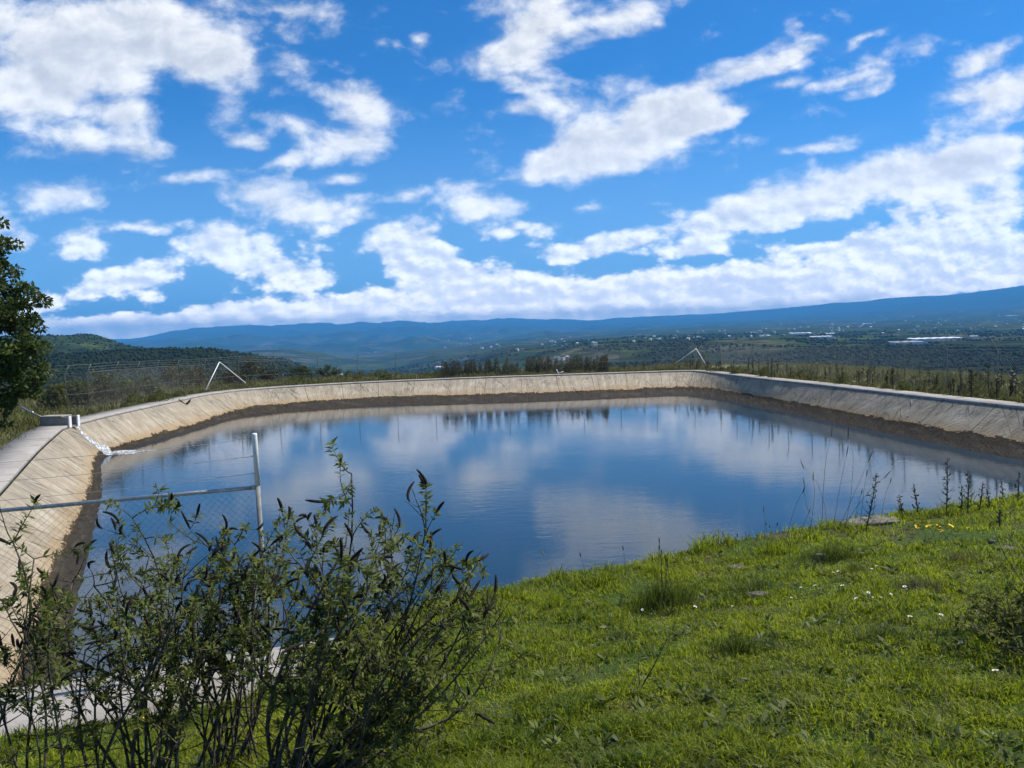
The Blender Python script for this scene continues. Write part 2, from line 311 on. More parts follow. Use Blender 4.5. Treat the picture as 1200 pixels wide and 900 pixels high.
# far terrain: depth rings against photo columns, heights measured from the photograph
COLS = [-500, -200, 0, 100, 160, 250, 300, 335, 372, 400, 450, 520, 600, 700, 800, 900, 1000, 1100, 1200, 1400, 1700]
RING = [150, 400, 800, 1300, 1700, 2300, 3200, 4500, 6500, 9500, 13000, 18000, 25000, 32000, 45000]
TAB = {
 -500: [470, 470, 440, 415, 420, 398, 420, 420, 415, 415, 412, 405, 398, 404, 412],
 -200: [470, 470, 440, 415, 420, 396, 420, 420, 415, 415, 412, 405, 400, 404, 412],
 0:    [480, 472, 445, 416, 420, 396, 420, 420, 418, 416, 414, 408, 401, 406, 412],
 100:  [480, 472, 445, 416, 418, 393, 420, 420, 418, 416, 414, 408, 401, 406, 412],
 160:  [480, 470, 442, 412, 417, 407, 420, 420, 418, 414, 412, 406, 398, 404, 412],
 250:  [480, 470, 442, 410, 418, 420, 424, 424, 420, 414, 408, 398, 386, 396, 408],
 300:  [480, 470, 445, 416, 421, 424, 428, 424, 410, 412, 402, 394, 382, 394, 408],
 335:  [480, 470, 452, 431, 425, 426, 432, 426, 409, 413, 400, 395, 381, 392, 406],
 372:  [480, 470, 458, 442, 441, 437, 438, 430, 412, 416, 398, 396, 380, 392, 406],
 400:  [480, 470, 460, 448, 447, 444, 441, 434, 418, 415, 396, 397, 380, 392, 404],
 450:  [480, 470, 460, 452, 450, 446, 440, 433, 420, 403, 406, 389, 379, 390, 404],
 520:  [480, 470, 460, 452, 448, 440, 430, 421, 411, 397, 400, 386, 377, 388, 402],
 600:  [480, 470, 462, 450, 440, 424, 410, 406, 402, 398, 394, 387, 376, 386, 400],
 700:  [480, 470, 462, 448, 430, 404, 400, 398, 395, 392, 389, 385, 375, 384, 398],
 800:  [480, 470, 460, 442, 420, 400, 397, 393, 389, 386, 383, 379, 370, 382, 396],
 900:  [480, 470, 458, 436, 413, 400, 395, 390, 386, 382, 379, 374, 362, 376, 392],
 1000: [480, 468, 455, 432, 411, 403, 395, 388, 383, 379, 375, 368, 354, 370, 390],
 1100: [478, 466, 453, 430, 410, 402, 393, 386, 380, 376, 370, 360, 345, 364, 388],
 1200: [476, 464, 450, 428, 408, 400, 391, 384, 377, 372, 365, 353, 334, 356, 386],
 1400: [476, 464, 450, 426, 404, 396, 386, 378, 370, 364, 356, 342, 320, 345, 380],
 1700: [476, 464, 450, 426, 404, 396, 386, 378, 370, 364, 356, 342, 320, 345, 380]}
TB = np.array([[(400-.03*(c-600)-v)/900 for v in TAB[c]] for c in COLS])     # tangent of elevation
LR = np.log(RING)
def far_z(x, y):
    x = np.asarray(x, float); y = np.asarray(y, float)
    r = np.hypot(x, y); az = np.arctan2(x, np.maximum(y, .3*r)); px = 600+900*np.tan(np.clip(az, -1.0, 1.0))
    Y = np.maximum(y, .5*r)
    px = px+18*perlin(np.log(r)*3, px/90.)
    ci = np.interp(px, COLS, np.arange(len(COLS))); i0 = np.clip(ci.astype(int), 0, len(COLS)-2); fc = ci-i0; fc = fc*fc*(3-2*fc)*.5+fc*.5
    ri = np.interp(np.log(np.maximum(r, 150)), LR, np.arange(len(LR))); j0 = np.clip(ri.astype(int), 0, len(LR)-2); fr = ri-j0; fr = fr*fr*(3-2*fr)*.6+fr*.4
    e = (TB[i0, j0]*(1-fc)+TB[i0+1, j0]*fc)*(1-fr)+(TB[i0, j0+1]*(1-fc)+TB[i0+1, j0+1]*fc)*fr
    z = EYE+Y*e
    k = S((r-250)/1500)
    hills = S((500-px)/200)
    z = z+k*(fbm(x/420., y/420., 5)*np.where(px < 420, 14, 10)+fbm(x/90., y/90., 3)*2.5)*S((6000-r)/3000)
    big = S((r-5500)/6000)
    z = z+big*(ridged(x/3600., y/3600., 6)-1.05)*r*.0135*(1-.6*S((r-15000)/7000))*(.35+.65*S((820-px)/250)+.0*hills)
    z = z+S((r-1500)/2500)*S((9000-r)/3000)*fbm(x/900., y/900., 4)*12
    return z
def terrain(x, y):
    r = np.hypot(x, y); d = sdist(x, y); g = ground_z(x, y, d); f = far_z(x, y); w = S((r-85)/70)
    return g*(1-w)+f*w

def angles(half, n, nb):
    a = np.linspace(-half, half, n); b = np.linspace(half, 2*math.pi-half, nb+2)[1:-1]; return np.concatenate([a, b])
def polar(name, radii, ang, mat_, smooth=True):
    A, Rr = np.meshgrid(ang, radii); x = Rr*np.sin(A); y = Rr*np.cos(A)
    z = terrain(x.ravel(), y.ravel()).reshape(x.shape)
    V = np.stack([x, y, z], -1).reshape(-1, 3); n = len(ang); m = len(radii)
    i, j = np.meshgrid(np.arange(m-1), np.arange(n), indexing='ij'); j2 = (j+1) % n
    Fq = np.stack([i*n+j, i*n+j2, (i+1)*n+j2, (i+1)*n+j], -1).reshape(-1, 4)[:, ::-1]
    return link(name, arr_mesh(name, V, Fq, mat_, smooth=smooth))

def mat_ground():
    m, nt, out = mat('soil and turf'); g = N(nt); p = g.pos()
    a = g.noise(p, .9, 6, .6); b = g.noise(p, 7, 5, .65); c3 = g.noise(p, .12, 4, .6)
    soil = g.mix(b, (.055, .045, .028), (.12, .10, .062)); turf = g.mix(b, (.03, .055, .010), (.075, .12, .020)); dry = g.mix(b, (.13, .12, .05), (.20, .18, .085))
    c = g.mix(g.map(a, .36, .50), soil, turf)
    sx = g.n('ShaderNodeSeparateXYZ'); nt.links.new(p, sx.inputs[0])
    far = g.map(sx.outputs[1], 18, 26)
    c = g.mix(g.math('MULTIPLY', far, g.map(c3, .35, .6)), c, dry)
    g.bsdf(out, c, .95, g.bump(g.noise(p, 14, 6, .7), .8, .05), .1); return m
def mat_hills():
    m, nt, out = mat('hills and fields'); g = N(nt); p = g.pos()
    sx = g.n('ShaderNodeSeparateXYZ'); nt.links.new(p, sx.inputs[0]); px, py, pz = sx.outputs
    r = g.vmath('LENGTH', p)
    f1 = g.noise(p, .02, 5, .65); f2 = g.noise(p, .0035, 5, .6); f3 = g.noise(p, .0009, 5, .62)
    forest = g.mix(f1, (.009, .015, .006), (.030, .038, .015))
    vo = g.n('ShaderNodeTexVoronoi', feature='F1', voronoi_dimensions='2D'); g.put(vo, 'Vector', g.scale(p, (.0045, .0028, .001), (3, 1, 0))); g.put(vo, 'Scale', 1.)
    vs = g.n('ShaderNodeSeparateColor'); nt.links.new(vo.outputs['Color'], vs.inputs[0])
    ramp = g.n('ShaderNodeValToRGB'); nt.links.new(vs.outputs[0], ramp.inputs[0]); cr = ramp.color_ramp; cr.interpolation = 'CONSTANT'
    cols = [(0, (0.022, 0.036, 0.011)), (0.25, (0.050, 0.073, 0.019)), (0.42, (0.079, 0.099, 0.026)), (0.58, (0.032, 0.046, 0.015)), (0.74, (0.115, 0.099, 0.060)), (0.86, (0.065, 0.079, 0.022)), (0.94, (0.144, 0.119, 0.083))]
    while len(cr.elements) > 1: cr.elements.remove(cr.elements[-1])
    for i, (q, cc) in enumerate(cols):
        e = cr.elements[0] if i == 0 else cr.elements.new(q); e.position = q; e.color = (*cc, 1)
    fields = g.mix(g.map(f1, .36, .60), ramp.outputs[0], (.03, .045, .014))
    flat = g.n('ShaderNodeNewGeometry').outputs['Normal']; sn = g.n('ShaderNodeSeparateXYZ'); nt.links.new(flat, sn.inputs[0])
    isf = g.math('MULTIPLY', g.map(g.math('ADD', f2, g.math('MULTIPLY', f3, .4)), .58, .72), g.map(r, 1500, 2100))
    plateau = g.math('MULTIPLY', g.map(g.math('DIVIDE', px, g.math('MAXIMUM', py, 1.)), -.12, .10), g.map(r, 1750, 2100))
    isf = g.math('MAXIMUM', isf, g.math('MULTIPLY', plateau, g.map(f2, .38, .52)))
    isf = g.math('MULTIPLY', isf, g.map(r, 20000, 12000))
    c = g.mix(isf, forest, fields)
    scr = g.map(g.noise(p, .0022, 6, .7), .60, .70)
    c = g.mix(g.math('MULTIPLY', scr, g.map(r, 300, 3000, .25, .7)), c, (.15, .13, .075))
    near = g.map(r, 90, 400)
    c = g.mix(near, g.mix(f1, (.05, .055, .018), (.12, .12, .045)), c)
    b1 = g.bump(f1, 1., 9.); g.bsdf(out, c, 1., b1, 0.); return m
M_ground, M_hills = mat_ground(), mat_hills()
r1 = [.4, .9, 1.4, 1.9]
while r1[-1] < 150: r1.append(r1[-1]+max(.07, r1[-1]*.0125))
r1[-1] = 150.
polar('ground', np.array(r1), angles(R(48), 520, 60), M_ground)['kind'] = 'structure'
r2 = [150.]
while r2[-1] < 45000: r2.append(r2[-1]*1.0135)
polar('hills', np.array(r2), angles(R(50), 720, 60), M_hills)['kind'] = 'structure'

# ------------------------------------------------------------------ haze
def haze():
    m, nt, out = mat('haze'); g = N(nt); v = g.n('ShaderNodeVolumePrincipled')
    v.inputs['Color'].default_value = (.11, .47, 1., 1); v.inputs['Density'].default_value = HAZE_DENS; v.inputs['Anisotropy'].default_value = 0
    nt.links.new(v.outputs[0], out.inputs['Volume'])
    b = MB(); b.box((0, 0, (HAZE_TOP-900)/2), (96000, 96000, HAZE_TOP+900)); o = link('haze', b.mesh('haze', m)); o['kind'] = 'stuff'; o['label'] = 'pale blue haze over the valley and far mountains'
haze()

# ------------------------------------------------------------------ basin, ledge, water
def mat_liner():
    m, nt, out = mat('dusty concrete slope'); g = N(nt)
    u = g.attr('u'); v = g.attr('v'); p = g.pos()
    uv = g.n('ShaderNodeCombineXYZ'); g.put(uv, 0, u); g.put(uv, 1, g.math('MULTIPLY', v, 3.)); uvv = uv.outputs[0]
    skew = g.n('ShaderNodeCombineXYZ'); g.put(skew, 0, g.math('ADD', u, g.math('MULTIPLY', v, .9))); g.put(skew, 1, v); sk = skew.outputs[0]
    n1 = g.noise(uvv, .8, 6, .6); n2 = g.noise(g.scale(sk, (1.1, .5, 1)), 1.3, 6, .65, 1.4, '2D'); n3 = g.noise(uvv, 6, 5, .65); n4 = g.noise(g.scale(uvv, (.25, .5, 1)), 1., 4, .6)
    tan = g.mix(g.map(n1, .3, .7), (.30, .245, .170), (.41, .355, .265)); grey = g.mix(n3, (.25, .215, .160), (.375, .325, .25))
    top = g.map(g.math('ADD', v, g.math('MULTIPLY', g.math('SUBTRACT', n1, .5), .7)), .12, .48)
    c = g.mix(top, grey, tan)
    c1 = g.n('ShaderNodeCombineXYZ'); g.put(c1, 0, g.math('MULTIPLY', u, 2.6)); g.put(c1, 1, g.math('MULTIPLY', v, .35)); vst = g.noise(c1.outputs[0], 1., 5, .7, .15, '2D')
    c2 = g.n('ShaderNodeCombineXYZ'); g.put(c2, 0, g.math('MULTIPLY', g.math('SUBTRACT', u, g.math('MULTIPLY', v, 1.5)), 1.1)); g.put(c2, 1, g.math('MULTIPLY', v, .5)); cre = g.math('ABSOLUTE', g.math('SUBTRACT', g.noise(c2.outputs[0], 1., 2, .5, .3, '2D'), .5))
    blot = g.noise(p, .35, 4, .65)
    c = g.mix(g.map(vst, .52, .68, 0., .45), c, (.16, .14, .105)); c = g.mix(g.map(vst, .46, .36, 0., .35), c, (.46, .42, .34))
    c = g.mix(g.map(blot, .5, .68, 0., .5), c, (.20, .18, .145))
    crl = g.math('MULTIPLY', g.map(cre, .0, .012, 1., 0.), g.map(blot, .42, .55)); c = g.mix(g.math('MULTIPLY', crl, .6), c, (.13, .115, .09))
    hz = g.math('ABSOLUTE', g.math('SUBTRACT', g.math('FRACT', g.math('ADD', g.math('MULTIPLY', v, 3.1), g.math('MULTIPLY', n4, .25))), .5)); c = g.mix(g.math('MULTIPLY', g.map(hz, 0, .05, 1, 0), g.map(n1, .45, .65, 0., .4)), c, (.17, .15, .115))
    # run-off streaks along the fall of the slope and wrinkles of the lining
    st = g.map(n2, .53, .68); c = g.mix(g.math('MULTIPLY', g.math('MULTIPLY', st, g.map(n4, .35, .6)), .5), c, (.17, .15, .12))
    st2 = g.map(n2, .44, .36); c = g.mix(g.math('MULTIPLY', st2, .22), c, (.50, .46, .38))
    w = g.math('SUBTRACT', g.math('FRACT', g.math('DIVIDE', u, 2.9)), .5); jl = g.math('MULTIPLY', g.map(g.math('ABSOLUTE', w), .0, .009, 1., 0.), g.map(v, 1.02, .98)); c = g.mix(g.math('MULTIPLY', jl, .7), c, (.11, .095, .07))
    dirt = g.map(g.math('ADD', v, g.math('MULTIPLY', g.math('SUBTRACT', n4, .5), .5)), .62, .98); c = g.mix(g.math('MULTIPLY', dirt, .65), c, (.34, .235, .12))
    vv = g.math('ADD', v, g.math('ADD', g.math('MULTIPLY', g.math('SUBTRACT', n3, .5), .34), g.math('MULTIPLY', g.math('SUBTRACT', n1, .5), .40)))
    edge = g.math('MULTIPLY', g.map(vv, .94, .97), g.map(vv, 1.16, 1.05)); c = g.mix(g.math('MULTIPLY', edge, .9), c, (.022, .013, .006))
    mud = g.mix(n3, (.020, .016, .011), (.068, .055, .038)); mud = g.mix(g.map(n1, .5, .7, 0., .6), mud, (.105, .088, .062)); wet = g.map(vv, 1.0, 1.05); c = g.mix(wet, c, mud)
    mud2 = g.map(g.math('ADD', v, g.math('MULTIPLY', g.math('SUBTRACT', n1, .5), .3)), 1.55, 1.9); c = g.mix(g.math('MULTIPLY', mud2, .75), c, (.040, .034, .026))
    h = g.math('ADD', g.math('ADD', g.math('MULTIPLY', n2, .9), g.math('SUBTRACT', vst, g.math('MULTIPLY', crl, .8))), g.math('ADD', g.math('MULTIPLY', n3, .4), g.math('MULTIPLY', jl, -.5)))
    g.bsdf(out, c, g.map(vv, .98, 1.3, .95, .75), g.bump(h, .85, .10), .08); return m
def basin():
    n = len(Rd); V = []; U = []; VV = []
    ins = -Rn
    cen = Rd.mean(0)
    rows = []
    for k in range(9):                # dry slope
        t = k/8; top = Rd+ins*.10; rows.append((np.c_[top, np.full(n, -.11)]*(1-t)+Bd*t, t))
    for k in range(1, 7):             # mud shelf
        t = k/6; P = np.c_[Wd, np.full(n, WL)]; q = Bd*(1-t)+P*t; q[:, 2] += -.10*t*(1-t)*4*.3; rows.append((q, 1+t))
    dn = Wd-cen; P = np.c_[cen+dn*.93, np.full(n, WL-.55)]; rows.append((P, 2.6)); rows.append((np.c_[cen+dn*.8, np.full(n, WL-1.6)], 3.5))
    wr = []
    for q, t in rows:
        q = q.copy(); amp = .035*math.sin(min(t, 1)*math.pi)
        q[:, 2] += amp*fbm(Ru*.9+t*1.2, np.full(n, t*.8), 4)
        if 0.9 < t < 2.1:
            q[:, 2] += .055*fbm(Ru*1.5, np.full(n, t*2.), 4)*(1 if t < 1.9 else .6)
        wr.append(q); V.append(q); U.append(Ru); VV.append(np.full(n, t))
    m = len(rows); V = np.concatenate(V); i, j = np.meshgrid(np.arange(m-1), np.arange(n), indexing='ij'); j2 = (j+1) % n
    Fq = np.stack([i*n+j, i*n+j2, (i+1)*n+j2, (i+1)*n+j], -1).reshape(-1, 4)
    o = link('reservoir_slope', arr_mesh('reservoir_slope', V, Fq, mat_liner(), {'u': np.concatenate(U), 'v': np.concatenate(VV)}, True)); o['kind'] = 'structure'
    # bed of the reservoir
    b = MB(); q = np.c_[cen+(Wd[::4]-cen)*.82, np.full(len(Wd[::4]), WL-1.55)]; b.add(q, [tuple(range(len(q)))]); o = link('reservoir_bed', b.mesh('reservoir_bed', simple('mud', (.06, .05, .035), (.09, .075, .05)))); o['kind'] = 'structure'
basin()
def mat_concrete(name, c1, c2, joints=True):
    m, nt, out = mat(name); g = N(nt); p = g.pos(); u = g.attr('u') if joints else None
    a = g.noise(p, 1.1, 6, .65); b = g.noise(p, 18, 5, .6)
    c = g.mix(g.map(a, .3, .7), c1, c2); c = g.mix(g.map(b, .55, .75, 0, .35), c, (.16, .145, .12))
    stn = g.map(g.noise(p, .6, 6, .72), .50, .66); c = g.mix(g.math('MULTIPLY', stn, .6), c, (.20, .17, .12)); spk = g.map(g.noise(p, 5, 5, .7), .60, .70); c = g.mix(g.math('MULTIPLY', spk, .5), c, (.10, .09, .06))
    h = b
    if joints:
        w = g.math('ABSOLUTE', g.math('SUBTRACT', g.math('FRACT', g.math('DIVIDE', u, 2.9)), .5)); jl = g.map(w, 0, .012, 1., 0.); c = g.mix(g.math('MULTIPLY', jl, .85), c, (.09, .08, .065)); h = g.math('SUBTRACT', b, g.math('MULTIPLY', jl, 1.5))
    g.bsdf(out, c, .92, g.bump(h, .4, .02), .2); return m
M_ledge = mat_concrete('weathered ledge concrete', (.29, .268, .238), (.40, .372, .335))
M_conc = mat_concrete('grey channel concrete', (.20, .185, .155), (.32, .30, .26), False)
def ledge():
    n = len(Rd); wv = np.full(n, 1.05); wv = wv+.06*perlin(Ru*.6, Ru*0)
    x = Rd[:, 0]; nearside = (Rd[:, 1] < yline(x)+1.5); wv = np.where(nearside, .95, wv)
    ov = Rd-Rn*.05
    zt = .012*perlin(Ru*.5, Ru*0+4)
    rows = [np.c_[Rd+Rn*.03, np.full(n, -.14)], np.c_[ov, np.full(n, -.13)], np.c_[ov, zt-.018], np.c_[ov+Rn*.02, zt], np.c_[Rd+Rn*wv[:, None], zt], np.c_[Rd+Rn*(wv[:, None]+.01), np.full(n, -.16)]]
    V = np.concatenate(rows); m = len(rows); i, j = np.meshgrid(np.arange(m-1), np.arange(n), indexing='ij'); j2 = (j+1) % n
    Fq = np.stack([i*n+j, i*n+j2, (i+1)*n+j2, (i+1)*n+j], -1).reshape(-1, 4)[:, ::-1]
    o = link('concrete_path', arr_mesh('concrete_path', V, Fq, M_ledge, {'u': np.tile(Ru, m)})); o['kind'] = 'structure'
ledge()
def water():
    m, nt, out = mat('reservoir water'); g = N(nt); p = g.pos()
    wa = g.noise(g.scale(p, (1., 2.2, 1)), 1.6, 3, .5, .4); wb = g.noise(g.scale(p, (1.3, 3.2, 1)), 5.5, 3, .55); gust = g.map(g.noise(p, .09, 3, .6), .35, .7, .25, 1.)
    h = g.math('MULTIPLY', g.math('ADD', wa, g.math('MULTIPLY', wb, .35)), gust)
    b = g.bsdf(out, (.017, .037, .058), .03, g.bump(h, .13, .035), .5); b.inputs['IOR'].default_value = 1.333
    cen = Wd.mean(0); q = np.c_[cen+(Wd[::2]-cen)*1.03, np.full(len(Wd[::2]), WL)]
    bm = MB(); bm.add(q, [tuple(range(len(q)-1, -1, -1))]); o = link('water', bm.mesh('water', m)); o['kind'] = 'structure'
    if o.data.polygons[0].normal.z < 0: o.data.flip_normals()
water()
# ------------------------------------------------------------------ materials for objects
M_galv = simple('galvanised pipe', (.30, .31, .31), (.46, .47, .46), 30, .45, .15, .7, .5)
M_postgrey = simple('dull galvanised post', (.33, .34, .33), (.46, .46, .44), 14, .6, .1, .3, .4)
M_postdull = simple('weathered grey post', (.17, .175, .165), (.28, .28, .26), 10, .8, .1, .1)
M_whitep = simple('white paint', (.70, .70, .68), (.82, .82, .80), 22, .5, .12)
M_wire = simple('weathered wire', (.20, .20, .19), (.34, .33, .31), 40, .6, 0, .5)
M_bark = simple('shrub bark', (.040, .034, .022), (.120, .105, .072), 40, .85, .5)
M_barkt = simple('tree bark', (.06, .045, .03), (.14, .11, .075), 8, .9, .8)
M_stem = simple('green stem', (.05, .065, .025), (.10, .11, .04), 30, .7, 0)
M_dry = simple('dry stalk', (.14, .115, .06), (.26, .22, .12), 30, .8, 0)
M_dark = simple('dark weed', (.020, .022, .012), (.045, .045, .022), 30, .8, 0)
M_seed = simple('dark seed spike', (.012, .010, .007), (.035, .028, .018), 60, .9, .6)
M_rock = simple('grey rock', (.085, .078, .062), (.19, .175, .145), 9, .9, .8)
M_liner = simple('black liner', (.012, .012, .012), (.03, .03, .03), 20, .5, .1)
L_shrub = leafmat('shrub leaf', (.036, .054, .013), (.18, .205, .040), .40)
L_tree = leafmat('tree leaf', (.026, .046, .010), (.095, .125, .022), .25)
L_bush = leafmat('bush leaf', (.022, .040, .012), (.075, .105, .026), .25)
L_olive = leafmat('olive leaf', (.050, .065, .018), (.125, .140, .038), .3)
L_needle = leafmat('dark needles', (.024, .029, .010), (.075, .076, .026), .15)
L_grass = leafmat('grass blade', (.054, .094, .006), (.32, .345, .020), .48, tcol=(.38, .46, .02), rough=.55)
L_straw = leafmat('mixed tall grass', (.050, .062, .016), (.165, .155, .052), .3)

# ------------------------------------------------------------------ leaf clouds
def leaf_quads(Cn, D, Up, L, W, tint, bend=.18):
    """folded lance-shaped leaves: centre of base, direction, up, length, width -> verts, quads"""
    n = len(Cn); D = D/np.linalg.norm(D, axis=1)[:, None]
    Sd = np.cross(D, Up); Sd /= np.maximum(np.linalg.norm(Sd, axis=1), 1e-6)[:, None]; Nn = np.cross(Sd, D)
    L = L[:, None]; W = W[:, None]
    mid = Cn+D*L*.5-Nn*L*bend*.2; tip = Cn+D*L-Nn*L*bend
    V = np.stack([Cn, mid+Sd*W*.5, tip, mid-Sd*W*.5], 1).reshape(-1, 3); F = np.arange(4*n).reshape(-1, 4)
    return V, F, np.repeat(tint, 4)
def rand_dirs(n, up=0.):
    d = rng.normal(size=(n, 3)); d[:, 2] += up; return d/np.linalg.norm(d, axis=1)[:, None]
def clump_foliage(clumps, per, L, W, flat=.7):
    """clumps: (x,y,z,radius) -> leaves on and inside each clump"""
    cs, ds, ls, ts = [], [], [], []
    for (x, y, z, r) in clumps:
        k = max(4, int(per*(r if r > 0 else 1)))
        d = rand_dirs(k, .15); rad = r*rng.uniform(.25, 1, k)**.5
        cs.append(np.array([x, y, z])+d*rad[:, None]*np.array([1, 1, flat])); q = d+rng.normal(size=(k, 3))*.6; q[:, 2] -= .15; ds.append(q)
        ls.append(L*rng.uniform(.6, 1.3, k)); ts.append(np.clip(rng.normal(.45, .2)+rng.normal(0, .22, k), 0, 1))
    cs = np.concatenate(cs); ds = np.concatenate(ds); ls = np.concatenate(ls); ts = np.concatenate(ts)
    return leaf_quads(cs, ds, rand_dirs(len(cs), .6), ls, ls*W, ts)
def branchy(mb, p0, p1, r0, r1, wob=.1, n=6, seg=6, sag=0.):
    p0, p1 = np.asarray(p0, float), np.asarray(p1, float); L = np.linalg.norm(p1-p0); off = rng.normal(size=3)*wob*L; off2 = rng.normal(size=3)*wob*L*.4
    pts = []
    for i in range(seg+1):
        t = i/seg; q = p0+(p1-p0)*t+off*math.sin(math.pi*t)*.6+off2*math.sin(2*math.pi*t); q[2] -= sag*L*t*(1-t)*0; pts.append(q)
    mb.tube(pts, [r0+(r1-r0)*i/seg for i in range(seg+1)], n); return pts

# ------------------------------------------------------------------ near fence bay
def gz(x, y): return float(ground_z(np.array([x]), np.array([y]))[0])
def near_fence():
    pb = at(316, 776); pb[2] = gz(pb[0], pb[1])
    top = atY(298, 508, pb[1]-.02); rail_r = atY(301, 571, pb[1]); rail_l = atY(0, 598.5, pb[1]-.68)
    root = empty('chain_link_fence', (pb[0], pb[1], 0), 'short bay of wire fence with a galvanised top rail and a half white post', 'fence')
    def loc(p): return np.asarray(p)-np.array([pb[0], pb[1], 0])
    ax = (top-pb); 
    def on(z): return pb+ax*((z-pb[2])/ax[2])
    m = MB(); zr = rail_r[2]
    m.tube([loc(on(-.1)), loc(on(zr+.02))], .0215, 14); P = link('post', m.mesh('post', M_postdull), root, True)
    m = MB(); m.tube([loc(on(zr+.02)), loc(on(top[2]-.012)), loc(on(top[2])), loc(on(top[2]+.003))], [.0235, .0235, .022, .014], 14); w = link('post_sleeve', m.mesh('post_sleeve', M_whitep), root, True); w['label'] = 'white painted upper half of the post'
    for z in (zr+.13, zr+.285, top[2]-.05):
        m = MB(); q = loc(on(z)); m.tube([q-[.036, 0, 0], q-[.020, 0, -.001]], .006, 8); link('wire_clip', m.mesh('wire_clip', M_wire), root)
    d = rail_l-rail_r; far = rail_r+d*1.9; a = loc(rail_r); b = loc(far)
    m = MB(); m.tube([a+(b-a)*t for t in (0, .25, .5, .75, 1)], .0175, 12); link('top_rail', m.mesh('top_rail', M_galv), root, True)
    m = MB(); s = a+(b-a)*.012; e = a-(b-a)*.004; m.tube([s, e], .0215, 12); link('rail_clamp', m.mesh('rail_clamp', M_galv), root, True)
    # woven diamond mesh hanging from the rail
    hx = np.linalg.norm(b-a); ux = (b-a)/hx; m = MB(); pitch = .065; H = zr-.03; rows = int(H/(pitch/2)); k = 0
    for i in range(int(hx/pitch)):
        pts = []
        for j in range(rows+1):
            s = i*pitch+(pitch/2 if j % 2 else 0)+(.0 if j % 2 else .0)
            s2 = s+.012*math.sin(j*.35+i*.2)
            o = .02*math.sin(s*2.1)+.015*math.sin(j*.21)
            pts.append(a+ux*s2+np.array([0, o+(.003 if j % 2 else -.003), -.02-j*pitch/2]))
        m.tube(pts, .0013, 3, cap=False)
        pts = [p+ux*0 for p in pts]
        pts2 = []
        for j in range(rows+1):
            s = i*pitch+(-pitch/2 if j % 2 else 0); s2 = s+.012*math.sin(j*.35+i*.2); o = .02*math.sin(s*2.1)+.015*math.sin(j*.21)
            pts2.append(a+ux*s2+np.array([0, o+(-.003 if j % 2 else .003), -.02-j*pitch/2]))
        m.tube(pts2, .0013, 3, cap=False)
    link('wire_mesh', m.mesh('wire_mesh', M_wire), root)
    for z in (zr+.13, zr+.285, top[2]-.05):
        m = MB(); q = loc(on(z)); m.tube([q+(b-a)*t+np.array([0, 0, -.09*t*(1-t)*2]) for t in np.linspace(0, 1, 12)], .0018, 4); link('strand', m.mesh('strand', M_wire), root)
    # second post, at the corner outside the picture
    m = MB(); q = b; m.tube([[q[0], q[1], -.1], [q[0], q[1], top[2]]], .030, 12); link('post', m.mesh('post', M_postgrey), root, True)
near_fence()

